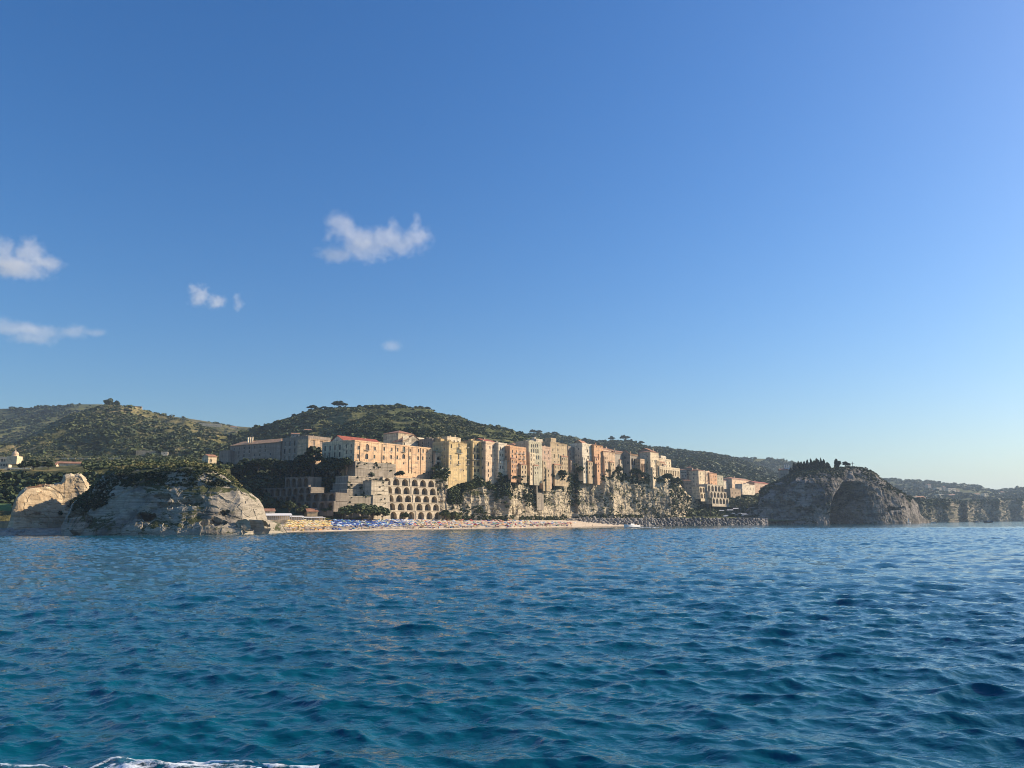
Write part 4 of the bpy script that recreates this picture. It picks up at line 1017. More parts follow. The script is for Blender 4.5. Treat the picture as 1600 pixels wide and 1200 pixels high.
 dict(label='long cream colonnade of slender openings ending the town cliff', px0=1031.2, px1=1063, pt=729.5, pb=748, Y=ty(1032, 0), wall=C['cream'], cols=11, rows=1, arch=(), wh=(1.9, 5.0), bot=3.5, top=.6, skip=0, D=9, deep=1.4, shut=0, chim=0, name='colonnade', cat='loggia', sink=7),
]
FEET = []
for d in T_:
    if d.get('sink', 4) > 2 and d.get('roof') != 'front' and d.get('name', 'house') in ('house', 'palazzo') and 'slim' not in d['label'] and 'tall yellow' not in d['label'] and d['px1'] - d['px0'] > 9: d['annex'] = True
    if d.get('sink', 4) > 2 and 'side' not in d and d.get('cols', 1) != 0: d['side'] = (2, 4)
    r_, w_, h_, d_ = house(**d)
    if d.get('sink', 4) > 2 and 'penthouse' not in d['label']:
        t_ = np.array([math.cos(r_.rotation_euler[2]), math.sin(r_.rotation_euler[2])]); rf_ = random.Random(int(w_ * 100))
        for k in range(int(w_ * 1.3)):
            s_ = rf_.uniform(-.5, w_ + .5); o_ = rf_.uniform(-2.2, .2); FEET.append((r_.location[0] + t_[0] * s_ - t_[1] * o_, r_.location[1] + t_[1] * s_ + t_[0] * o_, r_.location[2] - rf_.uniform(-.3, 3.2) + .5 * o_))
FEET = np.array(FEET); rg_ = np.random.default_rng(8); fx_, _q = proj(FEET); kp = (fbm(FEET / 9.0, 3) > .04) & ((fx_ < 699) | (fx_ > 740) | (fbm(FEET / 7.0, 2) > .3)); FEET = FEET[kp]
clump_obj('cliff_shrubs', FEET, rg_.uniform(.5, 1.9, len(FEET)), np.clip(rg_.normal(.5, .2, len(FEET)), 0, 1), TPL_M, LEAFD, 'scrub growing at the feet of the cliff-edge houses', 5)

# ---- back row of roofs showing over the cliff-edge houses
BR = [(703, 716, 686, 60, 'cream', 'gable', 'cream rooftop just above the yellow palazzo terrace'), (740, 756, 690, 40, 'brown', 'shed', 'brown roof behind the slim yellow loggia house'),
      (776, 790, 694, 36, 'grey', 'flat', 'grey roof terrace behind the narrow cream house'), (803, 818, 695, 32, 'brown', 'hip', 'brown hipped roof behind the orange palazzo'),
      (889, 906, 699, 34, 'rose', 'gable', 'rose gabled roof behind the shaded mauve house'), (941, 958, 701, 30, 'palepink', 'hip', 'pale house with a tiled roof behind the peach house'),
      (958, 978, 705, 34, 'brown', 'gable', 'brown tiled roof behind the grey shaded house'), (985, 1002, 709, 34, 'tan', 'shed', 'tan roof behind the low stone nave'), (838, 848, 687, 24, 'white', 'flat', 'white roof kiosk on the grey green arcaded house')]
for (a, b, pt, bk_, c, rf, lab) in BR:
    house(lab, a, b, pt, pt + 14, ty(a, bk_), wall=C[c], roof=rf, rh=1.8, cols=3, rows=1, wh=(1, 1.3), top=.5, bot=4, D=10, sink=8)

# ---- lower town in the hollow
LT = [
 dict(label='shaded grey tenement at the left end of the lower town', px0=1063.5, px1=1074, pt=734, pb=764, Y=905, n=(-0.1, -0.99), wall=C['grey'], cols=4, rows=5, wh=(1.0, 1.6), roof='shed', rh=1.6, D=14, shut=0.2, side=(0, 0)),
 dict(label='taller shaded mauve house second from the left in the lower town', px0=1073.5, px1=1083, pt=731, pb=764, Y=908, n=(-0.3, -0.95), wall=C['mauve'], cols=4, rows=5, wh=(1.0, 1.6), roof='hip', rh=1.6, D=14, shut=0.2),
 dict(label='shaded cream house with a balcony row third from the left in the lower town', px0=1082.5, px1=1092.3, pt=736, pb=764, Y=903, n=(-0.2, -0.98), wall=C['cream'], cols=4, rows=4, wh=(1.0, 1.6), roof='gable', rh=1.6, D=14, shut=0.2, balc=.4),
 dict(label='small brown house tucked under the shaded mauve house', px0=1070, px1=1081, pt=751, pb=768, Y=885, n=(0.1, -0.99), wall=C['brown'], cols=3, rows=2, wh=(1.0, 1.5), roof='shed', rh=1.2, D=8, shut=0.2),
 dict(label='yellow cream corner house of the lower town', px0=1092.3, px1=1104, pt=735, pb=760, Y=900, wall=C['cream'], cols=2, rows=4, wh=(1.2, 2), roof='hip', rh=2),
 dict(label='peach house wedged between the cream corner house and the orange house', px0=1103.5, px1=1110, pt=737, pb=760, Y=915, wall=C['palepink'], cols=2, rows=4, wh=(1.1, 1.9), balc=.4),
 dict(label='orange house with balconies in the lower town', px0=1109.5, px1=1121, pt=739, pb=760, Y=920, wall=C['orange'], cols=3, rows=3, wh=(1.2, 2), roof='gable', rh=2, balc=.4),
 dict(label='pale green house at the right end of the lower town row', px0=1121, px1=1130.5, pt=743.5, pb=757, Y=960, wall=C['greengrey'], cols=2, rows=2),
 dict(label='long pink villa with dark eaves on the slope near the islet', px0=1144, px1=1174, pt=748, pb=760, Y=1060, wall=C['palepink'], cols=5, rows=1, wh=(1.4, 2), roof='hip', rh=2.6, D=14, bot=2, top=1),
 dict(label='white terraced villa below the long pink villa', px0=1160, px1=1180, pt=757, pb=768, Y=1045, wall=C['white'], cols=4, rows=1, wh=(1.5, 2), D=10, bot=2, top=1),
 dict(label='low house with a red roof beside the islet', px0=1179.5, px1=1202, pt=754, pb=766, Y=1090, wall=C['rose'], cols=4, rows=1, roof='gable', rh=2.4, tile=TILE_RED, D=12, bot=2, top=1),
 dict(label='little castle with battlements among the trees', px0=1142, px1=1158, pt=765, pb=781, Y=1010, wall=C['brown'], cols=3, rows=2, wh=(1.1, 2), D=12, chim=0, name='castle', cat='castle'),
 dict(label='small white house on the slope left of the pink villa', px0=1131, px1=1143, pt=751, pb=762, Y=1050, wall=C['white'], cols=2, rows=1, roof='hip', rh=1.8, bot=2, top=1),
]
for d in LT:
    r_, w_, h_, d_ = house(**d)
    if d.get('name') == 'castle':
        mbm = MB()
        for k in range(9): mbm.box((0.6 + k * (w_ - 1.2) / 8, 0.16, h_ + 1.5), (w_ / 18, 0.3, 1.2))
        mbm.build('battlement', C['brown'], r_)

# ---- terraced retaining walls and the great arched wall
def arched_wall(label, px0, px1, tops, Y, n, ncol, step, depth, mat, group=None, pil=None, name='arched_wall', foot=3.0):
    """stepped tiers of niches; tops = tier tops in photo pixels at the left end, last value is the foot"""
    A = P(px0, tops[-1], Y); t = np.array([-n[1], n[0]])
    lo, hi = 0.0, 300.0
    for _ in range(50):
        md = (lo + hi) / 2
        if proj(np.array([A[0] + t[0] * md, A[1] + t[1] * md, A[2]]))[0] < px1: lo = md
        else: hi = md
    W = (lo + hi) / 2; root = empty(name, tuple(A), math.atan2(t[1], t[0])); tag(root, label, 'retaining wall', group)
    zs = [P(px0, v, Y)[2] - A[2] for v in tops]
    nt_ = len(zs) - 1
    for k in range(nt_):
        zt, zb = zs[k], zs[k + 1]; y = (nt_ - 1 - k) * step; mb = MB(); ops = []
        gap = 1.1 if pil else 0
        cw = (W - gap) / ncol
        for i in range(ncol):
            xc = cw * (i + 0.5) + (gap if pil and i >= ncol / 2 else 0)
            ops.append((xc - cw * 0.36, xc + cw * 0.36, zb + 0.18, zt - (zt - zb) * 0.13, True))
        M = lambda a, b, c, y=y: (a, b + y, c)
        facade(mb, W, zb - (foot if k == nt_ - 1 else 0.0), zt, ops, M, depth)
        mb.poly([(0, y, zb - 0.5), (0, y + 12, zb - 0.5), (0, y + 12, zt), (0, y, zt)]); mb.poly([(W, y, zb - 0.5), (W, y + 12, zb - 0.5), (W, y + 12, zt), (W, y, zt)])
        mb.poly([(0, y, zt), (W, y, zt), (W, y + 12, zt), (0, y + 12, zt)])
        mb.box((W / 2, y - 0.1, zt - 0.2), (W + 0.2, 0.3, 0.36))
        if pil: mb.box((W / 2, y - 0.16, (zt + zb) / 2), (1.0, 0.32, zt - zb - 0.05))
        tr = mb.build('tier', mat, root)
        for op in ops: pane(tr, op, M, depth, NICHE, 'niche', False)
    return root, W
arched_wall('tall sunlit retaining wall of five tiers of six arches above the beach', 607.5, 690, (744, 757.5, 771, 784, 797.5, 812), 499, TOWN_N, 6, 1.6, 2.6, STONE, pil=True)
arched_wall('shaded arched wall of two tiers behind the beach club', 461, 521, (771, 784, 799), 455, (-0.45, -0.893), 5, 1.5, 2.4, STONE_SHADE)
arched_wall('shaded middle arched terrace half hidden by trees', 407, 482, (763, 776, 789), 478, (-0.45, -0.893), 8, 1.5, 2.4, STONE_SHADE)
arched_wall('small shaded upper arched terrace below the dark trees', 445, 482, (746, 762), 492, (-0.45, -0.893), 4, 0, 2.4, STONE_SHADE)
arched_wall('two tiers of pale arches supporting the lower town', 1095, 1115.5, (760, 769.5, 779), 880, TOWN_N, 5, 1.0, 2.0, C['cream'])
arched_wall('stepped pale arches climbing the slope in the lower town', 1113, 1139, (756, 767, 777, 787), 890, TOWN_N, 5, 2.5, 2.0, STONE)
arched_wall('slender arched pier under the grey green house', 838.5, 849.5, (742, 770), ty(839, 0), TOWN_N, 1, 0, 2.2, STONEG, name='arched_pier', foot=14.0)

def terrace(label, px0, px1, pt, pb, Y, n=TOWN_N, D=14, mat=STONEG, batter=0.06, name='retaining_wall', sink=4.0):
    A = P(px0, pb, Y); t = np.array([-n[1], n[0]]); t = t if t[0] > 0 else -t
    lo, hi = 0.0, 300.0
    for _ in range(50):
        md = (lo + hi) / 2
        if proj(np.array([A[0] + t[0] * md, A[1] + t[1] * md, A[2]]))[0] < px1: lo = md
        else: hi = md
    W = lo; H = P(px0, pt, Y)[2] - A[2]; root = empty(name, tuple(A), math.atan2(t[1], t[0])); tag(root, label, 'retaining wall')
    b = batter * H; mb = MB()
    nx, nz = max(2, int(W / 3)), max(2, int(H / 2))
    lo_ = [(-b, -b), (W + b, -b), (W + b, D), (-b, D)]; up = [(0, 0), (W, 0), (W, D), (0, D)]
    for k in range(4):
        p0, p1, q0, q1 = lo_[k], lo_[(k + 1) % 4], up[k], up[(k + 1) % 4]
        mb.poly([(*p0, -sink), (*p1, -sink), (*q1, H), (*q0, H)])
    mb.poly([(*p, H) for p in up]); w = mb.build('wall', mat, root)
    cp = MB(); cp.box((W / 2, 0.1, H + 0.2), (W + .3, 0.6, 0.4)); cp.box((0.1, D / 2 + .2, H + 0.2), (0.6, D - .5, 0.4)); cp.build('coping', STONE, root)
    rg = np.random.default_rng(int(px0 * 3 + pt)); npl = max(5, int(W * .9)); xs_ = rg.uniform(0, W, npl); m_ = fbm(np.stack([xs_ / 5 + px0, xs_ * 0, xs_ * 0], -1), 2) > -.15
    pp = np.stack([xs_, rg.uniform(.2, 2.5, npl), H + rg.uniform(.1, .5, npl)], -1)[m_]
    pq = np.stack([rg.uniform(0, W, npl), np.full(npl, -.1), H * rg.uniform(.3, 1, npl)], -1)[: npl // 3]; pq[:, 1] -= b * (1 - pq[:, 2] / H)
    pp = np.concatenate([pp, pq]); clump_obj('ledge_plants', pp, rg.uniform(.3, 1.2, len(pp)), np.clip(rg.normal(.5, .2, len(pp)), 0, 1), TPL_S, LEAFD, None, 3, None, root)
    for zz in (0.35, 0.68):
        st = MB(); k = b * (1 - zz); st.box((W / 2, -k - 0.04, H * zz), (W + k, 0.22, 0.18)); st.build('string_course', STONE, root)
    return root
terrace('topmost bastion wall under the left end of the pink palace', 555, 618, 721.5, 736, 494, D=10)
terrace('second bastion wall with a bush on its ledge', 586, 641, 735, 743.5, 512, D=10, mat=STONE, sink=0.3)
terrace('upper step of the shaded bastion left of the arched wall', 544, 600, 744.5, 756, 481, D=12)
terrace('middle step of the shaded bastion left of the arched wall', 543, 600, 755.5, 766, 478, D=14)
terrace('lower step of the shaded bastion left of the arched wall', 542, 600, 765.5, 778, 475, D=16)
terrace('square sunlit bastion block against the arched wall', 580, 606, 751.5, 775, 482, D=8, mat=STONE)
terrace('lowest long bastion wall behind the beach bushes', 538, 603, 776, 806, 462, D=18)
terrace('lowest sunlit bastion block beside the foot of the arched wall', 582, 608, 774, 806, 479, D=8, mat=STONE)
terrace('pale ledge wall above the arched wall under the palace', 641, 679, 737, 744, 538, D=8, mat=STONE)
terrace('low stone sea wall behind the umbrellas at the far end of the beach', 846, 895, 806, 816, 655, D=3, mat=STONE)
# ------------------------------------------------------------------ trees one can tell apart
BARK = plain('bark', (0.10, 0.075, 0.055), 0.95, 0, 0.3, 3)
CYP = leafmat('cypress_leaves', [(0.0, (0.006, 0.011, 0.007)), (0.5, (0.014, 0.022, 0.011)), (1.0, (0.04, 0.048, 0.02))], 0.2)
PALM = leafmat('palm_leaves', [(0.0, (0.02, 0.03, 0.012)), (0.5, (0.055, 0.07, 0.028)), (1.0, (0.14, 0.13, 0.06))], 0.2)
TREE_N = [0]
def tree(kind, label, px, pyb, Y, h, w, mat=LEAFD, group=None, tint=0.5, name=None, dz=0.0):
    TREE_N[0] += 1; sd = TREE_N[0]; r = np.random.default_rng(sd)
    b = P(px, pyb, Y); root = empty(name or {'pine': 'pine_tree', 'cypress': 'cypress', 'round': 'broadleaf_tree', 'bush': 'bush'}[kind], (b[0], b[1], b[2] + dz)); tag(root, label, 'tree' if kind != 'bush' else 'bush', group)
    tb = MB()
    if kind == 'pine':
        th = h * 0.4; lean = r.uniform(-.05, .05, 2) * h
        tb.tube([(0, 0, -1), (lean[0] * .4, lean[1] * .4, th * .5), (lean[0], lean[1], th)], [h * .045, h * .038, h * .03], 7)
        for k in range(6):
            a = k * 1.05 + r.uniform(-.3, .3); L = w * 0.36
            tb.tube([(lean[0], lean[1], th * .9), (lean[0] + math.cos(a) * L * .5, lean[1] + math.sin(a) * L * .5, th + h * .08), (lean[0] + math.cos(a) * L, lean[1] + math.sin(a) * L, th + h * .17)], [h * .016, h * .011, h * .006], 5)
        n = 46; a = r.uniform(0, 2 * np.pi, n); rad = np.sqrt(r.uniform(0, 1, n)) * w * 0.46
        z = th + h * 0.16 + (1 - (rad / (w * 0.5)) ** 2) * h * 0.38 * r.uniform(0.1, 1.05, n)
        p = np.stack([lean[0] + rad * np.cos(a), lean[1] + rad * np.sin(a), z], -1); s = r.uniform(.1, .18, n) * w; zs = 0.62
    elif kind == 'cypress':
        tb.tube([(0, 0, -1), (0, 0, h * .5), (0, 0, h * .9)], [w * .09, w * .06, w * .02], 6)
        n = 34; z = h * (0.06 + 0.9 * np.linspace(0, 1, n)); prof = np.sin(np.clip((z / h) * 1.02, 0, 1) ** 0.62 * np.pi) ** 0.7 * w * 0.42
        a = r.uniform(0, 2 * np.pi, n); p = np.stack([prof * .5 * np.cos(a), prof * .5 * np.sin(a), z], -1); s = prof * r.uniform(.7, 1.0, n) + .12 * w; zs = 1.7
    else:
        th = h * (0.35 if kind == 'round' else 0.12)
        tb.tube([(0, 0, -1), (r.uniform(-.2, .2), 0, th), (r.uniform(-.3, .3), .2, h * .6)], [h * .04, h * .032, h * .012], 7)
        for k in range(5):
            a = k * 1.26 + r.uniform(-.4, .4); tb.tube([(0, 0, th * .8), (math.cos(a) * w * .2, math.sin(a) * w * .2, h * .5), (math.cos(a) * w * .36, math.sin(a) * w * .36, h * .68)], [h * .02, h * .014, h * .006], 5)
        n = 60; d = r.normal(0, 1, (n, 3)); d /= np.linalg.norm(d, axis=1, keepdims=True); d[:, 2] = np.abs(d[:, 2]) * (1.0 if kind == 'bush' else 1) - (0.1 if kind == 'bush' else 0.25)
        q = r.uniform(0.35, 1.0, (n, 1)) ** .6; p = d * q * np.array([w * .42, w * .42, h * .46]) + np.array([0, 0, h * (.56 if kind == 'round' else .42)])
        p += fbm(p / (w * .3) + sd * 7, 2)[:, None] * w * .12; s = r.uniform(.11, .2, n) * w; zs = 0.85
    tb.build('trunk', BARK, root, True)
    t = np.clip(tint + r.normal(0, .12, len(p)), 0, 1)
    clump_obj('crown', p, s, t, TPL_M, mat, None, sd, None, root, zs)
    return root

# umbrella pines and round trees on the skyline
for (px, pyb, Y, h, w, lab) in (
    (530, 640, 1297, 15, 25, 'largest umbrella pine on the crest of the centre hill'), (489, 645, 1297, 13, 18, 'dense rounded pine left of the largest umbrella pine'),
    (507, 644, 1297, 9, 12, 'smaller pine between the two big pines on the crest'), (561, 640, 1297, 9, 8, 'first of two small round trees right of the largest umbrella pine'),
    (571, 640, 1297, 9, 9, 'second of two small round trees right of the largest umbrella pine'), (609, 640, 1297, 10, 6, 'slender tree left of the white hilltop house'),
    (657, 643, 1297, 10, 12, 'broad umbrella pine right of the white hilltop house'), (668, 644, 1297, 10, 12, 'umbrella pine joined to the broad one right of the white hilltop house'), (677, 646, 1297, 8, 6, 'small pine at the right end of the hilltop pines'),
    (586, 640, 1297, 6, 9, 'low shrubby tree on the crest left of the slender tree'),
    (833, 683, 1890, 14, 17, 'umbrella pine showing above the green arcaded house'), (842, 683, 1890, 14, 16, 'right hand umbrella pine above the green arcaded house'),
    (866, 684, 1890, 12, 15, 'round pine on the ridge above the tan palazzo'), (955, 692, 2000, 12, 18, 'low pine on the ridge above the orange tower house'), (976, 692, 2000, 14, 26, 'wide flat pine on the ridge above the gabled church'),
    (1002, 699, 2000, 12, 16, 'pine at the right end of the ridge top clump'), (170, 638, 1440, 16, 20, 'dark round tree on the left hill beside the hilltop villa'), (182, 638, 1440, 13, 14, 'second dark tree left of the hilltop villa')):
    key = 'left' if px < 200 else ('centre' if px < 700 else 'ridge'); gg = SHEETS[key]; nr = gg.shape[1] - 11
    gx, gy = proj(gg[:, nr]); i_ = int(np.argmin(np.abs(gx - px))); c_ = gg[i_, nr]; pyr = float(gy[i_]) ; hh = max(h * .75, (pyr - (pyb - h * 1.02)) / F * c_[1])
    tree('pine' if 'pine' in lab else 'round', lab, px, pyr + 1.5, float(c_[1]) - 6, hh, w, LEAFD, 'trees on the skyline', 0.55)
# cypresses on the islet
for k, (px, h, w) in enumerate(((1236, 8, 3.6), (1241.5, 13, 4.2), (1245, 11.5, 3.8), (1248.6, 14, 3.8), (1252.5, 12.5, 4.4), (1257.5, 12, 4), (1262.5, 14, 4.2), (1268, 14.5, 4.0), (1273, 12.5, 4.4), (1277, 15, 4.6), (1280.6, 13, 4.2), (1283.6, 16, 3.0), (1288, 13.5, 4.2), (1293.5, 9, 5.0), (1307.5, 13, 4.8), (1311.5, 11, 6.5), (1321.5, 10.5, 7.5), (1326, 7.5, 6.5))):
    gg = SHEETS['islet'][:, 96:120].reshape(-1, 3); gx, gy = proj(gg); m_ = np.abs(gx - px) < 1.2; q_ = gg[m_][np.argmin(gy[m_])]
    tree('cypress' if w < 6 else 'round', 'dark cypress in the row along the top of the islet' if w < 6 else 'dark bushy tree along the top of the islet', px, float(gy[m_].min()) + 2.0, float(q_[1]), h, w, CYP, 'cypresses on the islet' if w < 6 else 'bushy trees on the islet', 0.45)
# dark trees on the bank and bushes at the back of the beach
for (px, pyb, Y, h, w, kind, lab) in (
    (488, 745, 505, 22, 14, 'round', 'tallest dark tree in front of the orange upper storey'), (470, 748, 508, 16, 14, 'round', 'dark tree left of the tallest one below the palaces'),
    (510, 752, 500, 16, 14, 'round', 'dark tree in front of the shaded cream wing'), (530, 748, 497, 14, 11, 'round', 'dark tree at the foot of the pink palace corner'), (541, 740, 492, 12, 8, 'round', 'slim dark tree against the corner of the pink palace'),
    (455, 752, 505, 14, 13, 'round', 'dark tree above the small arched terrace'), (425, 745, 520, 13, 14, 'round', 'dark tree under the middle of the convent'), (403, 742, 530, 12, 13, 'round', 'dark tree under the left half of the convent'), (380, 742, 530, 10, 12, 'round', 'dark tree just above the end of the headland rock'),
    (437, 747, 512, 13, 11, 'round', 'dark tree below the gap between convent and stone palace'),
    (519, 808, 450, 8.5, 12, 'bush', 'olive bush behind the beach left of the two flags'), (533, 809, 452, 8, 12, 'bush', 'olive bush behind the first flag'), (549, 809, 455, 8, 11, 'bush', 'olive bush between the two flags'), (566, 810, 460, 9.5, 15, 'bush', 'largest olive bush behind the second flag'), (582, 810, 468, 8.5, 12, 'bush', 'olive bush left of the foot of the arched wall'), (597, 811, 474, 8, 12, 'bush', 'olive bush against the foot of the arched wall'),
    (452, 806, 436, 9, 7, 'round', 'sunlit scraggy tree behind the white beach pavilion'), (473, 806, 440, 6, 8, 'bush', 'golden bush beside the tan beach hut'), (632, 812, 500, 5, 6, 'bush', 'bush inside the second lowest arch'),
    (695, 811, 538, 7, 8, 'bush', 'green bush at the right foot of the arched wall'), (708, 811, 545, 5, 10, 'bush', 'low bush under the cliff right of the arched wall'),
    (625, 745, 515, 4, 7, 'bush', 'round bush on the ledge under the pink palace'), (685, 742, 545, 4, 8, 'bush', 'dark bush at the right end of the palace ledge'),
    (38, 734, 480, 5, 8, 'round', 'round tree right of the domed church'), (52, 735, 470, 6, 9, 'round', 'dark round tree beside the domed church wall'), (75, 734, 480, 5, 8, 'round', 'round tree further right of the domed church'),
    (818, 748, ty(818, -2), 6, 7, 'bush', 'bush on the rock left of the ivy filled cleft'), (905, 741, ty(905, 0), 8, 8, 'bush', 'dark bush in the palm garden'), (967, 741, ty(967, 2), 9, 8, 'bush', 'dark bush under the grey shaded house'), (993, 744, ty(993, -2), 8, 12, 'bush', 'dark bushes below the low stone nave'), (1006, 746, ty(1006, -3), 6, 8, 'bush', 'bush below the little tower'), (1044, 752, ty(1044, -4), 9, 13, 'bush', 'dark bush on the cliff under the colonnade'), (1055, 757, ty(1055, -3), 8, 11, 'bush', 'dark bush at the end of the colonnade'),
    (877, 746, ty(877, -5), 7, 12, 'bush', 'dark bush under the tan palazzo')):
    tree(kind, lab, px, pyb, Y, h, w, LEAFD if pyb < 790 else LEAF, None, 0.35 if Y < 545 and px < 545 and pyb < 790 else 0.5)

def palm(label, px, pyb, Y, h, fr=3.2, group='palms', tint=.5, nf=22):
    b = P(px, pyb, Y); root = empty('palm_tree', tuple(b)); tag(root, label, 'palm', group); r = np.random.default_rng(int(px * 7))
    lean = r.uniform(-.6, .6); tb = MB(); tb.tube([(0, 0, -1), (lean * .4, 0, h * .5), (lean, 0, h)], [.32, .25, .2], 7); tb.build('trunk', BARK, root, True)
    V = []; T = []
    for k in range(nf):
        a = k * 2.4; el = r.uniform(-.35, 1.15); L = fr * r.uniform(.8, 1.1); pts = []
        for j in range(7):
            s = j / 6; rr = L * s * math.cos(el * (1 - .3 * s)); zz = L * (s * math.sin(el) - .55 * s * s); pts.append(np.array([lean + rr * math.cos(a), rr * math.sin(a), h + zz]))
        side = np.array([-math.sin(a), math.cos(a), 0])
        for j in range(6):
            w0, w1 = .38 * (1 - (j / 6.5) ** 2), .38 * (1 - ((j + 1) / 6.5) ** 2); dn = np.array([0, 0, -.18])
            for sg in (-1, 1): V.append([pts[j], pts[j] + side * sg * w0 + dn, pts[j + 1] + side * sg * w1 + dn, pts[j + 1]]); T.append(tint + r.normal(0, .1))
    v = np.array(V).reshape(-1, 3); f = np.arange(len(v)).reshape(-1, 4)
    link('crown', mesh_np('crown', v, f, False, {'tint': np.repeat(np.clip(T, 0, 1), 4)}), PALM, root); return root
palm('tall slim palm at the left of the car park', 1110, 806, 850, 19, 3.6); palm('tallest palm near the middle of the car park', 1156, 805, 930, 22, 3.6)
palm('palm beside the tallest palm in the car park', 1158.5, 805, 945, 18, 3.4); palm('palm closest to the islet above the parked cars', 1170, 804, 960, 17, 3.2); palm('lower palm behind the parked cars', 1150, 803, 930, 16, 3.2)
palm('bushy palm in the garden left of the white arcaded balconies', 899, 738, ty(899, -1), 7, 4.2); palm('smaller palm in the garden beside the bushy palm', 906, 738, ty(906, 1), 5, 3.4)

# ------------------------------------------------------------------ islet church, steps, cross
house('small pale church with a white bell gable on the left shoulder of the islet', 1219.5, 1233, 735, 752, 955, n=(-0.2, -0.98), wall=C['grey'], roof='gable', rh=2.2, cols=3, rows=1, wh=(1, 1.6), bot=5, top=1.5, D=10, chim=0, name='church', cat='church', sink=8)
bl = P(1229.5, 729, 958); rt = empty('bell_gable', tuple(bl)); tag(rt, 'white two pointed bell gable beside the islet church', 'bell gable')
mb = MB()
for x in (-2.6, 0, 2.6): mb.box((x, 0, -1.2), (0.8, 1.0, 5.2)); mb.box((x, 0, 2.2), (0.5, 0.7, 1.6), taper=.2)
mb.box((0, 0, -2.8), (6, 0.9, 2.2)); mb.build('frame', WHITE, rt); bb = MB(); bb.tube([(-1.3, 0, .6), (-1.3, 0, -.3)], [.2, .45], 8); bb.build('bell', IRON, rt)
cb = P(1332.5, 731.5, 965); rt = empty('cross', tuple(cb)); tag(rt, 'tall thin cross standing on top of the islet', 'cross')
mb = MB(); mb.box((0, 0, 3.0), (0.42, 0.42, 10.0)); mb.build('post', IRON, rt); mb = MB(); mb.box((0, 0, 6.1), (4.6, 0.36, 0.42)); mb.build('crossbar', IRON, rt); mb = MB(); mb.box((0, 0, -0.6), (1.6, 1.6, 1.6)); mb.build('plinth', STONEG, rt)

# ------------------------------------------------------------------ houses on the hills, coast road, domed church
HH = [
 ('flat roofed hotel with brown balconies on top of the left hill', 192, 221, 634, 641, 1436, 'rose', 'flat', 8, 2), ('small white villa with a red roof below the left hilltop', 138, 151, 643, 649, 1400, 'white', 'gable', 4, 1),
 ('tiny white house with a dark roof on the crest of the centre hill', 632, 643, 637.5, 642, 1290, 'white', 'hip', 3, 1),
 ('broken pale ruin on the slope of the left hill', 162, 172, 676, 684, 1120, 'tan', 'flat', 2, 1), ('lower pale ruin beside the broken one on the left hill', 173, 186, 681, 688, 1110, 'tan', 'flat', 3, 1),
 ('long white greenhouse roof halfway up the centre hill', 491, 510, 665.5, 670, 1090, 'white', 'gable', 0, 1), ('grey farm shed above the stone palace', 455, 468, 678, 683, 1000, 'grey', 'gable', 2, 1), ('pale house on the green slope above the stone palace', 476, 488, 672, 677, 1040, 'cream', 'gable', 3, 1),
 ('pale farmhouse on the sunlit saddle', 360, 370, 667, 671, 1850, 'white', 'gable', 2, 1), ('white wall of terraces on the sunlit saddle', 300, 346, 661, 666, 1800, 'cream', 'flat', 0, 1),
 ('brown fenced enclosure on the shelf behind the headland rock', 212, 246, 704, 711, 900, 'tan', 'flat', 0, 1), ('white van sized hut on the shelf behind the headland rock', 252, 262, 706, 710, 880, 'white', 'flat', 1, 1),
 ('long low red roofed sheds above the headland rock', 270, 302, 721, 725, 560, 'rose', 'shed', 0, 1),
 ('white house at the far left edge beside the domed church', -6, 13, 714, 731, 640, 'white', 'flat', 4, 2), ('long white flat building in front of the domed church', 8, 47, 731, 737, 560, 'white', 'flat', 6, 1), ('low cream wall with a pitched end right of the domed church', 48, 87, 726, 735, 600, 'cream', 'gable', 3, 1), ('long low cream building far right of the domed church', 88, 128, 724, 727, 640, 'cream', 'gable', 0, 1),
 ('tiny white house on the ridge right of the cliff town', 1047, 1053, 709, 712, 1900, 'white', 'gable', 1, 1), ('tiny white mast house low on the ridge', 1159, 1163, 736, 739, 1700, 'white', 'flat', 1, 1),
]
for lab, a, b_, pt, pb, Y, c, rf, nc, nr in HH:
    house(lab, a, b_, pt, pb, Y, n=(0.35, -0.94), wall=C[c], roof=rf, rh=1.8, cols=nc, rows=nr, wh=(1.3, 1.7), top=.5, bot=.8, D=10, chim=0, sink=5, cornice=False, skip=.1, shut=.2, parapet=.3)
dc = P(22.5, 722, 640); rt = empty('domed_church', tuple(dc)); tag(rt, 'pale church with a ribbed dome and lantern at the far left', 'church')
mb = MB(); mb.box((0, 0, -2), (20, 18, 16)); mb.build('nave', C['cream'], rt)
mb = MB(); n = 16; prof = [(6.4, 6), (6.4, 9.0)]
def lathe(mb, prof, n, c=(0, 0, 0)):
    for (a, z0), (b, z1) in zip(prof[:-1], prof[1:]):
        for k in range(n):
            t0, t1 = 2 * math.pi * k / n, 2 * math.pi * (k + 1) / n
            mb.poly([(c[0] + a * math.cos(t0), c[1] + a * math.sin(t0), c[2] + z0), (c[0] + a * math.cos(t1), c[1] + a * math.sin(t1), c[2] + z0), (c[0] + b * math.cos(t1), c[1] + b * math.sin(t1), c[2] + z1), (c[0] + b * math.cos(t0), c[1] + b * math.sin(t0), c[2] + z1)])
lathe(mb, [(6.6, 5.9), (6.6, 8.6), (6.9, 8.7), (6.9, 9.1)], 16); mb.build('drum', C['palepink'], rt)
mb = MB(); lathe(mb, [(6.4 * math.cos(t), 9.05 + 7.2 * math.sin(t)) for t in np.linspace(0, 1.42, 9)], 16); mb.build('dome', C['palepink'], rt, True)
mb = MB(); lathe(mb, [(1.1, 16.0), (1.1, 18.2), (1.4, 18.3), (0.1, 20.2)], 10); mb.build('lantern', C['cream'], rt)
rt.scale = (.42, .42, .42); rt.location.z += 2.2

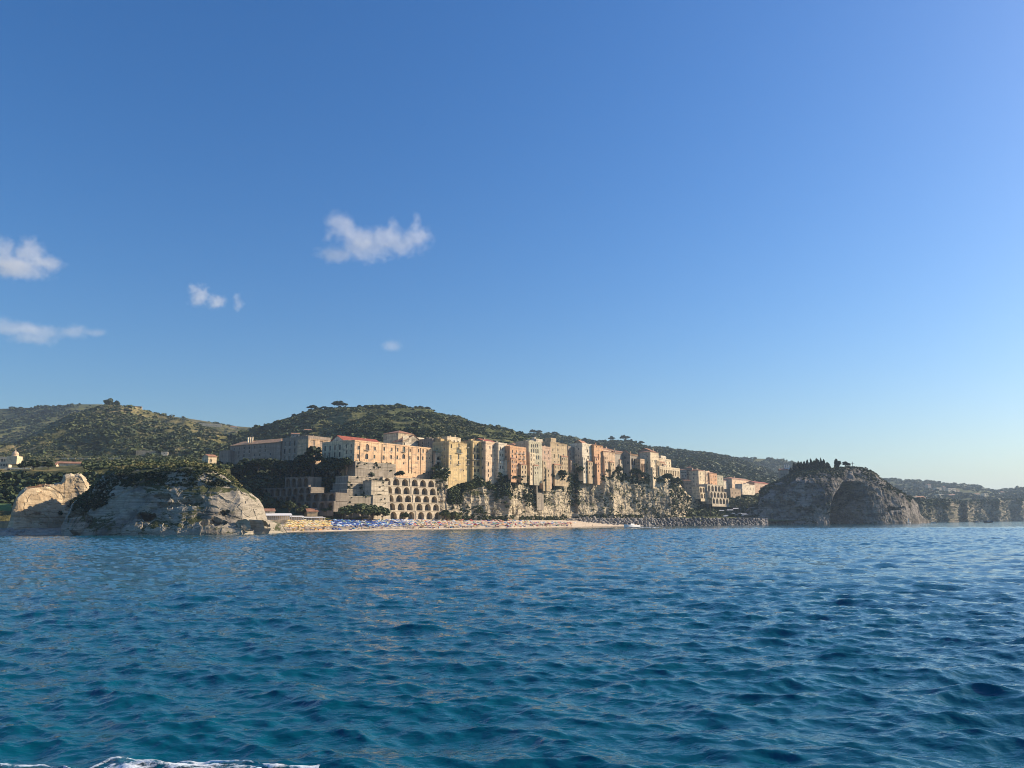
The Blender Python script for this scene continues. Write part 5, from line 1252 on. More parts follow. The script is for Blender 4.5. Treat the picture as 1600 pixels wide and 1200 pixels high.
FAR = [(1388, 1394, 758, 761, 3000), (1404, 1410, 762, 766, 2900), (1412, 1420, 764, 768, 2850), (1428, 1436, 764, 769, 2800), (1438, 1443, 767, 771, 2750), (1456, 1462, 767, 775, 2650), (1464, 1472, 762, 770, 2700), (1475, 1479, 761, 769, 2750), (1482, 1494, 763, 770, 2700), (1496, 1500, 766, 770, 2750), (1467, 1480, 772, 775, 2550), (1484, 1496, 773, 778, 2500), (1500, 1505, 770, 774, 2600), (1525, 1532, 772, 775, 2600), (1538, 1544, 771, 776, 2650), (1565, 1571, 769, 773, 2800), (1420, 1433, 776, 780, 1500), (1434, 1447, 777, 781, 1520), (1590, 1597, 768, 771, 2900), (1450, 1455, 757, 759, 3000)]
fl = ['tiny pale house highest above the islet end', 'small house among trees right of the islet', 'low white house right of the islet tip', 'flat white block above the cliff-top restaurant', 'pale cottage beside the flat white block', 'narrow two storey house at the left of the hotel group', 'cream hotel with dark gaps at the left of the hotel group', 'slim white tower block of the hotel group', 'widest grey white hotel block of the group', 'little house just right of the widest hotel block', 'long low white wall below the hotel group', 'sunlit cream villa below the widest hotel block', 'pale villa right of the sunlit cream villa', 'lone white house on the coastal slope', 'white house with a pointed end on the coastal slope', 'tiny pale house near the dip in the far skyline', 'white cliff-top restaurant awning nearest the islet', 'second white awning along the cliff top', 'tiny house at the right edge of the far hills', 'tiny white speck of a house high on the far hills']
for k, ((a, b_, pt, pb, Y), lab) in enumerate(zip(FAR, fl)):
    house(lab, a, b_, pt, pb, Y, n=(0.45, -0.89), wall=C[['white', 'cream', 'white', 'grey'][k % 4]], roof=['flat', 'gable', 'flat', 'hip'][k % 4], rh=2.4, cols=max(2, int((b_ - a) * .7)), rows=max(1, int((pb - pt) / 2.4)), wh=(2.2, 2.6), top=.6, bot=1, D=12, chim=0, sink=8, cornice=False, skip=.15, shut=0, parapet=.3, group='houses on the far coast')

# roadside wall along the shelf on the left
rw = MB()
for a in range(86, 330, 12):
    if a in (146, 206): continue
    p, q = P(a, hor(a), 760), P(a + 10, hor(a), 760); zz = P(a, 716.5, 760)[2]
    rw.box(((p[0] + q[0]) / 2, 760, zz), (q[0] - p[0], 0.4, 1.5))
tag(rw.build('roadside_wall', C['cream']), 'broken pale roadside wall across the shelf below the left hill', 'wall')
# ------------------------------------------------------------------ beach
def bpos(px, f):
    Y = float(shoreY(px)) + f * float(backY(px) - shoreY(px)); z = float(beachz(np.array([px]), np.array([Y]))[0]); p = P(px, hor(px), Y); return (float(p[0]), Y, z)
UMB = {}
def umbrella_proto(key, c, c2=None):
    m1 = plain('canopy_' + key, c, 0.8, 0, 0.06); m2 = plain('canopy_' + key + '_2', c2 or c, 0.8, 0, 0.06)
    me_c = MB(); n = 8; R_, zt, zb = 1.35, 2.45, 1.95
    for k in range(n):
        t0, t1 = 2 * math.pi * k / n, 2 * math.pi * (k + 1) / n
        a, b = (R_ * math.cos(t0), R_ * math.sin(t0)), (R_ * math.cos(t1), R_ * math.sin(t1))
        me_c.poly([(0, 0, zt), (a[0], a[1], zb), (b[0], b[1], zb)], k % 2); me_c.poly([(a[0], a[1], zb), (a[0], a[1], zb - .16), (b[0], b[1], zb - .16), (b[0], b[1], zb)], k % 2)
    r = empty('beach_umbrella'); me_c.build('canopy', [m1, m2], r)
    p = MB(); p.tube([(0, 0, -0.4), (0, 0, 2.6)], 0.04, 5); p.build('pole', WHITE, r)
    return r
COLS = dict(yellow=((0.72, 0.52, 0.16), (0.76, 0.62, 0.30)), cream=((0.74, 0.62, 0.38), None), orange=((0.70, 0.33, 0.10), None), blue=((0.035, 0.09, 0.34), (0.05, 0.14, 0.42)), navy=((0.02, 0.04, 0.16), None), skyblue=((0.12, 0.34, 0.52), (0.6, 0.65, 0.68)), white=((0.75, 0.74, 0.70), None), red=((0.48, 0.06, 0.05), None), pink=((0.66, 0.30, 0.26), None), green=((0.07, 0.25, 0.15), (0.6, 0.62, 0.5)), striped=((0.5, 0.08, 0.07), (0.75, 0.73, 0.7)))
PROTO = {}
ru = random.Random(4)
def place_umb(key, px, f):
    loc = bpos(px, f)
    if key not in PROTO: o = PROTO[key] = umbrella_proto(key, *COLS[key])
    else: o = copy_tree(PROTO[key])
    o.location = (loc[0], loc[1], loc[2]); o.rotation_euler = (ru.uniform(-.1, .1), ru.uniform(-.1, .1), ru.uniform(0, 6))
    z = 'at the left end of the beach' if px < 515 else ('in front of the bastion' if px < 650 else 'on the beach below the town cliff')
    tag(o, '%s beach umbrella %s' % ({'skyblue': 'sky blue and white', 'striped': 'red and white striped', 'green': 'green and cream'}.get(key, key), z), 'umbrella', '%s umbrellas %s' % (key, z))
# orderly rows of the two beach clubs, then the public beach
for row, f in enumerate((0.13, 0.28, 0.44, 0.58)):
    for k in range(15):
        px = 447 + k * 5.0 + row * 1.2 + ru.uniform(-.8, .8)
        if px < 518: place_umb('yellow' if ru.random() < .62 else ('cream' if ru.random() < .7 else 'orange'), px, f + ru.uniform(-.02, .02))
for row, f in enumerate((0.14, 0.27, 0.42, 0.57, 0.72)):
    for k in range(26):
        px = 517 + k * 5.0 + row * 1.5 + ru.uniform(-.8, .8)
        if px > 646 or (f < .3 and px > 560 and ru.random() < .3): continue
        place_umb(ru.choices(['blue', 'navy', 'skyblue', 'white', 'green'], [6, 2, 2, 2, 1])[0], px, f + ru.uniform(-.03, .03))
for k in range(122):
    px = 636 + 262 * (k / 122) ** 1.05 + ru.uniform(-3, 3); f = ru.uniform(.08, .66) if px < 830 else ru.uniform(.08, .38)
    place_umb(ru.choices(['white', 'red', 'pink', 'blue', 'striped', 'green', 'skyblue', 'cream', 'orange', 'navy'], [4, 3, 4, 3, 3, 2, 2, 3, 2, 2])[0], px, f)

cm = MB(); cmats = [plain('canopy_' + k, COLS[k][0], .8) for k in COLS]; ck = list(COLS)
for k in range(560):
    px = 450 + 440 * ru.random(); f = .07 + .7 * ru.random() ** 1.4 if px < 830 else ru.uniform(.07, .4); x, y, z = bpos(px, f)
    c = ru.choice(['yellow', 'cream', 'yellow', 'orange'] if px < 516 else (['blue', 'navy', 'skyblue', 'white', 'blue'] if px < 645 else ck)); i_ = ck.index(c)
    if ru.random() < .6:
        for q in range(8):
            t0, t1 = q * math.pi / 4, (q + 1) * math.pi / 4
            cm.poly([(x, y, z + 2.35), (x + 1.25 * math.cos(t0), y + 1.25 * math.sin(t0), z + 1.85), (x + 1.25 * math.cos(t1), y + 1.25 * math.sin(t1), z + 1.85)], i_)
        cm.tube([(x, y, z - .3), (x, y, z + 2.3)], .04, 4, ck.index('white'))
    else: cm.box((x, y, z + ru.uniform(.1, .5)), (ru.uniform(.7, 1.9), ru.uniform(.6, .9), ru.uniform(.2, .8)), ru.uniform(0, 3), i_)
tag(cm.build('beach_crowd', cmats), 'crowd of further umbrellas, towels and bags on the beach', kind='stuff')

# sun beds between the umbrellas
lm = [plain('lounger_white', (0.72, 0.70, 0.66), 0.7), plain('lounger_blue', (0.10, 0.18, 0.42), 0.7), plain('lounger_sand', (0.62, 0.46, 0.24), 0.7)]
def lounger_proto(m_):
    r = empty('sun_lounger'); b = MB(); b.box((0.25, 0, .34), (1.35, .62, .1)); b.build('seat', m_, r)
    b = MB(); b.poly([(-.42, -.31, .39), (-.42, .31, .39), (-.98, .31, .78), (-.98, -.31, .78)]); b.poly([(-.42, -.31, .31), (-.98, -.31, .70), (-.98, .31, .70), (-.42, .31, .31)]); b.build('backrest', m_, r)
    for x, y in ((.8, .26), (.8, -.26), (-.35, .26), (-.35, -.26)): b = MB(); b.box((x, y, .145), (.06, .06, .29)); b.build('leg', WHITE, r)
    return r
LP = [None] * 3
for k in range(90):
    px = ru.uniform(450, 640); i = (2 if ru.random() < .7 else 0) if px < 516 else (1 if ru.random() < .6 else 0); f = ru.uniform(.24, .75)
    if LP[i] is None: o = LP[i] = lounger_proto(lm[i])
    else: o = copy_tree(LP[i])
    o.location = bpos(px, f); o.rotation_euler = (0, 0, ru.uniform(-2.2, -1.2))
    nm = ('white', 'blue', 'sand coloured')[i]; z = 'among the yellow umbrellas' if px < 516 else 'among the blue umbrellas'
    tag(o, '%s sun lounger %s' % (nm, z), 'sun lounger', '%s loungers %s' % (nm, z))

# ------------------------------------------------------------------ people (one continuous skinned figure each)
SKIN = plain('skin', (0.45, 0.26, 0.17), 0.6, 0, .08)
def person_mesh(name, J, E, Rr):
    me = bpy.data.meshes.new(name); me.from_pydata(J, E, []); o = bpy.data.objects.new(name, me); COL.objects.link(o)
    sk = o.modifiers.new('skin', 'SKIN'); sk.use_smooth_shade = True
    for v, r in zip(me.skin_vertices[0].data, Rr): v.radius = (r, r)
    me.skin_vertices[0].data[0].use_root = True
    o.modifiers.new('sub', 'SUBSURF').levels = 1; o.modifiers['sub'].render_levels = 1
    dg = bpy.context.evaluated_depsgraph_get(); nm = bpy.data.meshes.new_from_object(o.evaluated_get(dg)); bpy.data.objects.remove(o); return nm
def figure(pose='stand'):
    sp = .10; J = [(0, 0, .95), (0, 0, 1.15), (0, .01, 1.38), (0, 0, 1.50), (0, -.02, 1.60), (0, -.02, 1.74)]; Rr = [.14, .12, .15, .055, .085, .075]; E = [(0, 1), (1, 2), (2, 3), (3, 4), (4, 5)]
    for s in (-1, 1):
        b = len(J); st = .22 * s if pose == 'walk' else 0.0
        J += [(s * .1, 0, .88), (s * .11, -st * .6, .50), (s * .11, -st * .7 + .05, .08), (s * .11, -st * .7 - .12, .03)]; Rr += [.095, .062, .042, .035]; E += [(0, b), (b, b + 1), (b + 1, b + 2), (b + 2, b + 3)]
        b = len(J); sw = -.18 * s if pose == 'walk' else 0
        if pose == 'sit_boat': J += [(s * .2, 0, 1.40), (s * .25, -.14, 1.16), (s * .2, -.36, 1.1)]
        else: J += [(s * .2, 0, 1.42), (s * .27, .02 + sw * .5, 1.14), (s * .27, -.04 + sw, .9)]
        Rr += [.055, .042, .032]; E += [(2, b), (b, b + 1), (b + 1, b + 2)]
        for q in range(5):                                             # fingers and thumb
            h = J[b + 2]; J.append((h[0] + (q - 2) * .02 * s, h[1] - .03 * (q == 4), h[2] - (.1 if q < 4 else .05))); Rr.append(.012); E.append((b + 2, len(J) - 1))
    return person_mesh('person', J, E, Rr)
PM = {k: figure(k) for k in ('stand', 'walk', 'sit_boat')}
SUIT = {k: plain('swimwear_' + k, v, .8) for k, v in dict(red=(.4, .04, .04), blue=(.04, .1, .35), black=(.02, .02, .022), white=(.7, .68, .64), green=(.05, .22, .12)).items()}
HAIR = plain('hair', (.03, .02, .015), .8)
def shorts_mesh():
    mb = MB(); lathe(mb, [(.165, .70), (.175, .86), (.16, 1.0)], 10); return mb.mesh('shorts')
def hair_mesh():
    mb = MB(); lathe(mb, [(.098 * math.cos(t), 1.67 + .105 * math.sin(t)) for t in np.linspace(-.1, 1.5, 6)], 10, (0, -.01, 0)); return mb.mesh('hair')
SH = {k: shorts_mesh() for k in SUIT}
for k in SH: SH[k].materials.append(SUIT[k])
HM = hair_mesh(); HM.materials.append(HAIR)
for k in PM: PM[k].materials.append(SKIN)
def person(label, loc, pose, suit, rz, group=None):
    o = bpy.data.objects.new('person', PM[pose]); COL.objects.link(o); o.location = loc; o.rotation_euler = (0, 0, rz); tag(o, label, 'person', group)
    for nm, m_ in (('shorts', SH[suit]), ('hair', HM)):
        c = bpy.data.objects.new(nm, m_); COL.objects.link(c); c.parent = o
    return o
for k in range(64):
    px = ru.uniform(452, 930); f = ru.uniform(.01, .08) if ru.random() < .6 else ru.uniform(.2, .5); suit = ru.choice(list(SUIT)); loc = bpos(px, f); pose = 'walk' if ru.random() < .5 else 'stand'
    z = 'on the sand near the left end of the beach' if px < 560 else ('on the sand in front of the arched wall' if px < 700 else 'on the sand below the town cliff')
    person('person in %s swimwear %s %s' % (suit, 'walking' if pose == 'walk' else 'standing', z), (loc[0], loc[1], loc[2] - .02), pose, suit, ru.uniform(0, 6), '%s people in %s %s' % (pose, suit, z))

# ------------------------------------------------------------------ beach club
def pavilion(label, px0, px1, pt, pb, Y, D=8, n=(0.35, -0.94), posts=10, roofslope=1.2):
    A = P(px0, pb, Y); t = np.array([-n[1], n[0]]); t /= np.hypot(*t); lo, hi = 0, 120
    for _ in range(50):
        md = (lo + hi) / 2
        if proj(np.array([A[0] + t[0] * md, A[1] + t[1] * md, A[2]]))[0] < px1: lo = md
        else: hi = md
    W = lo; H = P(px0, pt, Y)[2] - A[2]; rt = empty('beach_pavilion', tuple(A), math.atan2(t[1], t[0])); tag(rt, label, 'pavilion')
    b = MB(); b.box((W / 2, D / 2, -1.0), (W + 1, D + 1, 2.2)); b.build('deck', C['cream'], rt)
    b = MB(); hb = H * .62; b.poly([(-.5, -.6, hb), (W + .5, -.6, hb), (W + .5, D, hb + roofslope), (-.5, D, hb + roofslope)]); b.poly([(-.5, -.6, hb - .25), (-.5, D, hb + roofslope - .25), (W + .5, D, hb + roofslope - .25), (W + .5, -.6, hb - .25)]); b.poly([(-.5, -.6, hb - .25), (W + .5, -.6, hb - .25), (W + .5, -.6, hb), (-.5, -.6, hb)]); b.build('roof', WHITE, rt)
    b = MB(); b.box((W / 2, D - .2, hb / 2 + .4), (W, .2, hb + .6)); b.build('back_wall', C['white'], rt)
    for k in range(posts + 1):
        b = MB(); b.box((W * k / posts, -.3, hb / 2 - .05), (.28, .28, hb - .2)); b.build('post', WHITE, rt)
    b = MB(); b.box((W / 2, -.35, .95), (W, .06, .09)); b.box((W / 2, -.35, .5), (W, .05, .07))
    b.build('railing', WHITE, rt)
    return rt
pavilion('long white beach pavilion against the end of the headland rock', 417, 455, 801, 812.5, 405, posts=12); pavilion('second white beach pavilion with a flat front', 455, 474, 804, 813, 418, posts=7, roofslope=.6); pavilion('open white veranda at the right end of the beach club', 474, 507, 805.5, 814, 425, posts=8, roofslope=.3)
house('tan beach hut with a pitched roof behind the white pavilions', 480, 496, 799.5, 808, 436, n=(0.5, -.86), wall=C['tan'], roof='gable', rh=1.8, cols=1, rows=1, wh=(3, 1.8), bot=.6, top=.5, D=6, chim=0, name='beach_hut', cat='hut', cornice=False)
house('brown roofed hut half hidden behind the headland rock', 413, 429, 799, 806, 412, n=(0.35, -.94), wall=C['white'], roof='shed', rh=1.4, cols=0, D=6, chim=0, name='beach_hut', cat='hut', cornice=False)
b = MB()
for a in range(512, 570, 5):
    p, q = bpos(a, .9), bpos(a + 5, .9); b.tube([(p[0], p[1], p[2] + 1.2), (q[0], q[1], q[2] + 1.2)], .3, 4)
tag(b.build('beach_screen', WHITE), 'long low white screen behind the blue umbrellas', 'screen')
def flag(label, px, f, c):
    p = bpos(px, f); rt = empty('flag', p); tag(rt, label, 'flag'); b = MB(); b.tube([(0, 0, -.5), (0, 0, 7.2)], .06, 6); b.build('pole', WHITE, rt)
    v = []; nx = 8
    for i in range(nx + 1):
        x = i / nx * 1.9; y = .18 * math.sin(i * 1.1); v += [(x, y, 5.7 - .25 * i / nx), (x, y, 7.1 - .35 * i / nx)]
    me = bpy.data.meshes.new('cloth'); me.from_pydata(v, [], [(2 * i, 2 * i + 2, 2 * i + 3, 2 * i + 1) for i in range(nx)]); link('cloth', me, c, rt)
flag('white flag on a pole left among the beach bushes', 535, .86, WHITE); flag('white flag on a pole right of the first flag', 563, .86, WHITE)

# ------------------------------------------------------------------ boulders of the sea wall
GREY = plaster('boulder_stone', (0.30, 0.275, 0.24), .5); DGREY = plaster('wet_boulder', (0.125, 0.12, 0.115), .5)
import bmesh
def boulder_mesh(sd):
    r = np.random.default_rng(sd); bm = bmesh.new(); bmesh.ops.create_icosphere(bm, subdivisions=2, radius=1.0)
    pl = r.normal(0, 1, (9, 3)); pl /= np.linalg.norm(pl, axis=1, keepdims=True); h = r.uniform(.55, .85, 9)
    for v in bm.verts:
        p = np.array(v.co)
        for n_, hh in zip(pl, h):
            d = p @ n_ - hh
            if d > 0: p = p - n_ * d
        v.co = p * np.array([1.15, .95, .8])
    me = bpy.data.meshes.new('boulder'); bm.to_mesh(me); bm.free(); return me
BM = [boulder_mesh(s) for s in range(8)]; BM2 = [m_.copy() for m_ in BM]
for m_ in BM: m_.materials.append(GREY)
for m_ in BM2: m_.materials.append(DGREY)
RX = [884, 900, 960, 1000, 1080, 1195]
def bould(px, lev, dark, sc):
    ys = float(np.interp(px, RX, [648, 662, 690, 716, 776, 872])); Y = ys + lev * 14
    z = -.3 + lev * 6.8 + ru.uniform(-.4, .4); p = P(px, hor(px), Y)
    o = bpy.data.objects.new('boulder', ru.choice(BM2 if dark else BM)); COL.objects.link(o)
    o.location = (p[0], Y, z); s = sc * ru.uniform(.75, 1.25); o.scale = (s * 1.1, s, s * .85); o.rotation_euler = (ru.uniform(0, 6), ru.uniform(0, 6), ru.uniform(0, 6))
    tag(o, 'dark wet boulder heaped in the breakwater beside the islet' if dark else 'grey boulder heaped in the sea wall below the cliff', 'boulder', 'dark breakwater boulders' if dark else 'sea wall boulders')
for row in range(6):
    n = 48
    for k in range(n):
        px = 896 + (1192 - 896) * (k + .5 * (row % 2) + ru.uniform(-.3, .3)) / n
        if px < 905 and row > 3: continue
        bould(px, row / 5.3, px > 1024, 2.0)
# the mass of smaller stones between and under the big boulders
bb = MB(); pts = []
us = lin(886, 1200, 440); ys = np.interp(us, RX, [648, 662, 690, 716, 776, 872])
g = loft([(us, np.full(us.shape, -1.5), ys - 2, True), (us, np.full(us.shape, 6.2), ys + 15, True), (us, np.full(us.shape, 7.2), ys + 20, True), (us, np.full(us.shape, 7.4), ys + 70, True)], us, [26, 6, 8])
mk = np.ones(g.shape[1]); mk[30:] = .1
cw = cellnoise((g + 1.5 * np.stack([fbm(g / 2, 2)] * 3, -1)) / 1.7); g[..., 2] += cw * .6 * mk; g[..., 1] -= np.abs(cw) * .8 * mk
RIP = plaster('rubble_stone', (0.24, 0.22, 0.195), .55)
o = sheet('rubble', g, RIP, 'rubble of small stones under the sea wall boulders', kind='stuff')
for k, (px, Y, s) in enumerate(((4, 322, 1.6), (10, 324, 1.3), (17, 326, 1.8), (24, 323, 1.4), (31, 322, 1.1), (0, 326, 1.7), (-8, 328, 1.9), (37, 324, 1.0), (45, 326, .9), (13, 320, .9), (28, 319, .8))):
    p = P(px, hor(px), Y); o = bpy.data.objects.new('boulder', BM[k % 8]); COL.objects.link(o); o.location = (p[0], Y, .8 + .3 * (k % 3)); o.scale = (s, s, s * .8); o.rotation_euler = (k, k * 2, k * 3)
    tag(o, 'sunlit boulder on the shore in front of the cream stack', 'boulder', 'sunlit boulders at the far left shore')
us = lin(-200, 110, 160); yy = np.interp(us, [-200, 0, 110], [318, 318, 322])
g = loft([(us, np.full(us.shape, -1.5), yy - 6, True), (us, np.full(us.shape, .9), yy + 2, True), (us, np.full(us.shape, 2.6), yy + 14, True), (us, np.full(us.shape, 3.2), yy + 46, True)], us, [8, 8, 6]); g = rough(g, 1.3, 5, 4)
sheet('shore', g, plaster('pale_shore_rock', (.36, .30, .22), .35), 'pale rock shelf at the foot of the cream stack')
house('low tan sea wall block at the far left shore', -4, 17, 815, 826, 340, n=(.3, -.95), wall=C['tan'], roof='flat', cols=0, D=5, chim=0, name='sea_wall', cat='wall', cornice=False, parapet=.2)
us = lin(-120, 18, 30); g = loft([cv((-120, 796, 352), (18, 798, 352)), cv((-120, 788, 360), (18, 789, 360)), cv((-120, 786, 372), (18, 787, 372))], us, [4, 4])
sheet('lawn', g, plain('lawn_green', (.10, .17, .03), .95, 0, .3, .6), 'sunlit green lawn strip at the far left', kind='structure')

# ------------------------------------------------------------------ cars and awnings by the breakwater
CARP = {}
def car(label, px, py, Y, c, rz):
    b = P(px, py, Y); rt = empty('parked_car', tuple(b), rz); tag(rt, label, 'car')
    mp = plain('car_paint_' + c, dict(white=(.75, .75, .74), silver=(.45, .46, .47), dark=(.04, .045, .05), red=(.35, .04, .03))[c], .3, .1, .03)
    prof = [(-2.1, .35), (-2.1, .85), (-1.75, .95), (-1.2, 1.42), (.45, 1.45), (1.05, .98), (1.95, .85), (2.1, .6), (2.1, .35)]
    mb = MB(); L = [(x, -.83, z) for x, z in prof]; Rt = [(x, .83, z) for x, z in prof]
    mb.poly(L); mb.poly(Rt[::-1])
    for k in range(len(prof)): k2 = (k + 1) % len(prof); mb.poly([L[k], Rt[k], Rt[k2], L[k2]])
    mb.build('body', mp, rt)
    for s in (-1, 1):
        w = MB(); w.poly([(-1.55, s * .84, 1.0), (.9, s * .84, 1.0), (.4, s * .84, 1.38), (-1.15, s * .84, 1.36)]); w.build('side_window', GLASS, rt)
        for x in (-1.3, 1.3): w = MB(); w.tube([(x, s * .68, .33), (x, s * .88, .33)], .33, 12); w.build('wheel', IRON, rt)
    w = MB(); w.poly([(.5, -.74, 1.43), (.5, .74, 1.43), (1.04, .78, 1.02), (1.04, -.78, 1.02)]); w.build('windscreen', GLASS, rt)
for k, (px, py, c) in enumerate(((1136, 806, 'white'), (1141, 804, 'dark'), (1146, 803, 'white'), (1151, 805.5, 'silver'), (1156, 803, 'white'), (1161, 806, 'white'), (1166, 804.5, 'white'), (1132, 808, 'silver'), (1127, 806, 'red'), (1171, 806, 'dark'))):
    car('%s car parked by the breakwater, %s' % (c, ('in front of the arches', 'between two white cars', 'under the lower palm', 'in the front row below the palms', 'beside the tallest palm', 'nearest the big white awning', 'second from the islet', 'leftmost of the front row', 'leftmost of all the cars', 'nearest the islet')[k]), px, py, 875 + 12 * (k % 3), c, ru.uniform(-.6, .6))
def awning(label, px, py, Y, w, d, h):
    b = P(px, py, Y); rt = empty('awning', tuple(b), -.4); tag(rt, label, 'awning'); mb = MB()
    mb.poly([(-w / 2, -d / 2, h), (w / 2, -d / 2, h), (w / 2, 0, h + .9), (-w / 2, 0, h + .9)]); mb.poly([(-w / 2, 0, h + .9), (w / 2, 0, h + .9), (w / 2, d / 2, h), (-w / 2, d / 2, h)]); mb.build('canopy', WHITE, rt)
    for x in (-1, 1):
        for y in (-1, 1): q = MB(); q.box((x * (w / 2 - .1), y * (d / 2 - .1), h / 2 - .2), (.1, .1, h + .4)); q.build('post', IRON, rt)
awning('big white awning above the parked cars', 1141, 801, 880, 7, 5, 2.6); awning('white awning at the right above the parked cars', 1150, 798.5, 890, 6, 5, 2.6); awning('white awning beside the islet', 1163, 807, 868, 5, 4, 2.3); awning('small white awning low on the breakwater', 1134, 809.5, 858, 4.5, 4, 2.0); awning('white awning at the left above the arches of cars', 1128, 801.5, 885, 5, 4, 2.4)
van = P(898.5, 807.5, 672)
rt = empty('delivery_van', tuple(van), -.3); tag(rt, 'grey van with a white roof at the start of the sea wall road', 'van')
mb = MB(); mb.box((0, 0, 1.35), (5.4, 2.0, 2.0), taper=.94); mb.box((3.05, 0, .95), (.8, 1.9, 1.2), taper=.8); mb.build('body', plain('van_grey', (.16, .18, .17), .4), rt)
mb = MB(); mb.box((0, 0, 2.45), (5.2, 1.9, .22)); mb.build('roof', WHITE, rt)
for x in (-1.7, 2.2):
    for s in (-1, 1): q = MB(); q.tube([(x, s * .8, .36), (x, s * 1.02, .36)], .36, 12); q.build('wheel', IRON, rt)

# ------------------------------------------------------------------ boats
def hull(mb, L, B, H, bow=1.0, mi=0, n=12, dr=.3):
    rows = []
    for i in range(n + 1):
        s = i / n; x = (s - .5) * L; w = B / 2 * (1 - max(0, (s - .45) / .55) ** 2.2) + .01; zt = H * (1 + .35 * bow * s * s)
        rows.append([(x, -w * .86, zt), (x, -w, zt * .3), (x, -w * .3, -dr * (1 - s * .6)), (x, w * .3, -dr * (1 - s * .6)), (x, w, zt * .3), (x, w * .86, zt)])
    for a, b in zip(rows[:-1], rows[1:]):
        for k in range(5): mb.poly([a[k], b[k], b[k + 1], a[k + 1]], mi)
        mb.poly([a[5], b[5], b[0], a[0]], mi)
    mb.poly(rows[0][::-1], mi)
def at_sea(px, Y): p = P(px, hor(px), Y); return (float(p[0]), float(Y), 0.25)
def motorboat(label, px, Y, L, rz, hm, people=1):
    rt = empty('motorboat', at_sea(px, Y), rz); tag(rt, label, 'boat'); mb = MB(); hull(mb, L, L * .34, L * .13); mb.build('hull', hm, rt)
    c = MB(); c.box((-.02 * L, 0, L * .16), (L * .3, L * .2, L * .1), taper=.8); c.build('console', WHITE, rt)
    w = MB(); w.poly([(L * .14, -L * .1, L * .17), (L * .14, L * .1, L * .17), (L * .09, L * .09, L * .25), (L * .09, -L * .09, L * .25)]); w.build('windscreen', GLASS, rt)
    e = MB(); e.box((-L * .53, 0, L * .1), (L * .07, L * .08, L * .16), taper=.8); e.build('outboard_motor', IRON, rt)
    a = MB(); a.tube([(-L * .3, -L * .14, L * .1), (-L * .34, -L * .14, L * .3), (-L * .34, L * .14, L * .3), (-L * .3, L * .14, L * .1)], L * .012, 5); a.build('roll_bar', IRON, rt)
    return rt
DARKP = plain('dark_hull', (.03, .035, .045), .4)
mbt = motorboat('white motorboat speeding to the left past the beach', 986, 505, 12.5, math.pi + .62, WHITE)
L0 = at_sea(986, 505)
def onboat(d, o, z): a_ = math.pi + .62; return (L0[0] + d * math.cos(a_) - o * math.sin(a_), L0[1] + d * math.sin(a_) + o * math.cos(a_), z)
person('person standing at the bow of the white motorboat', onboat(4.0, 0, 1.3), 'stand', 'black', 1.5); person('person sitting amidships in the white motorboat', onboat(.2, .7, .8), 'sit_boat', 'blue', 1.4); person('person at the stern of the white motorboat', onboat(-3.4, .3, 1.1), 'sit_boat', 'red', 1.7)
motorboat('small white boat just off the tip of the islet', 1458, 990, 6, math.pi * .9, WHITE); motorboat('dark low boat far off under the headland', 1526, 1150, 9, 0.1, DARKP); motorboat('longer dark boat right of the other one under the headland', 1543, 1020, 11, math.pi, DARKP)
sb = empty('sailboat', at_sea(1420, 955), .3); tag(sb, 'tiny boat with a white sail in front of the islet', 'sailboat')
mb = MB(); hull(mb, 5.2, 1.7, .6); mb.build('hull', WHITE, sb); mb = MB(); mb.tube([(.3, 0, .3), (.3, 0, 6.6)], .05, 6); mb.build('mast', IRON, sb)
mb = MB(); mb.poly([(.2, 0, 1.0), (-2.2, .35, 1.2), (-.9, .3, 3.6), (.2, 0, 6.3)]); mb.build('sail', WHITE, sb)

# ------------------------------------------------------------------ foam: the motorboat's wake and our own
FOAM, fnt, fb = nodemat('sea_foam')
fn = noise(fnt, mapping(fnt, (3, 3, 3)), 1, 6, .7); fnt.links.new(ramp(fnt, fn, [(.35, (.45, .55, .62)), (.6, (.82, .85, .87))]), fb.inputs['Base Color']); fb.inputs['Roughness'].default_value = .9; bump(fnt, fb, fn, .6, .04)
fat = fnt.nodes.new('ShaderNodeAttribute'); fat.attribute_name = 'froth'
ln_ = noise(fnt, mapping(fnt, (5, 7, 5)), 1, 7, .72, .8)
fm = fnt.nodes.new('ShaderNodeMath'); fm.operation = 'MULTIPLY_ADD'; fnt.links.new(ln_, fm.inputs[0]); fm.inputs[1].default_value = 2.4; fm.inputs[2].default_value = -1.38
fa = fnt.nodes.new('ShaderNodeMath'); fa.operation = 'ADD'; fnt.links.new(fm.outputs[0], fa.inputs[0]); fnt.links.new(fat.outputs['Fac'], fa.inputs[1])
fnt.links.new(ramp(fnt, fa.outputs[0], [(.0, 0), (.4, 1)]), fb.inputs['Alpha'])
def foam(name, label, X, Y, mask, hgt):
    """patch of froth lying on the waves: cells under the threshold stay open water"""
    dx, dy, dz = waves(X, Y)
    g = np.stack([X + dx, Y + dy, dz + 0.015 + hgt * np.clip(mask, 0, 1) ** .8], -1); nu, nv = X.shape
    f = grid_faces(nu, nv); m_ = mask.ravel()[f].min(1) > 0; f = f[m_]
    used = np.unique(f); idx = np.zeros(nu * nv, int); idx[used] = np.arange(len(used))
    o = link(name, mesh_np(name, g.reshape(-1, 3)[used], idx[f], True, {'froth': mask.ravel()[used]}), FOAM); tag(o, label, kind='stuff')
x0, y0, _ = L0
X, Y = np.meshgrid(np.linspace(x0 + 3.6, x0 + 24, 260), np.linspace(502.5, 519, 160), indexing='ij')
Yc = 505.6 + .55 * (X - x0 - 2)
s = (X - x0 - 3.6) / 20.4; m_ = 1.0 - np.abs(Y - Yc) / (1.0 + 2.2 * s) - .75 * s + .85 * fbm(np.stack([X / 1.6, Y / .8, X * 0], -1), 4)
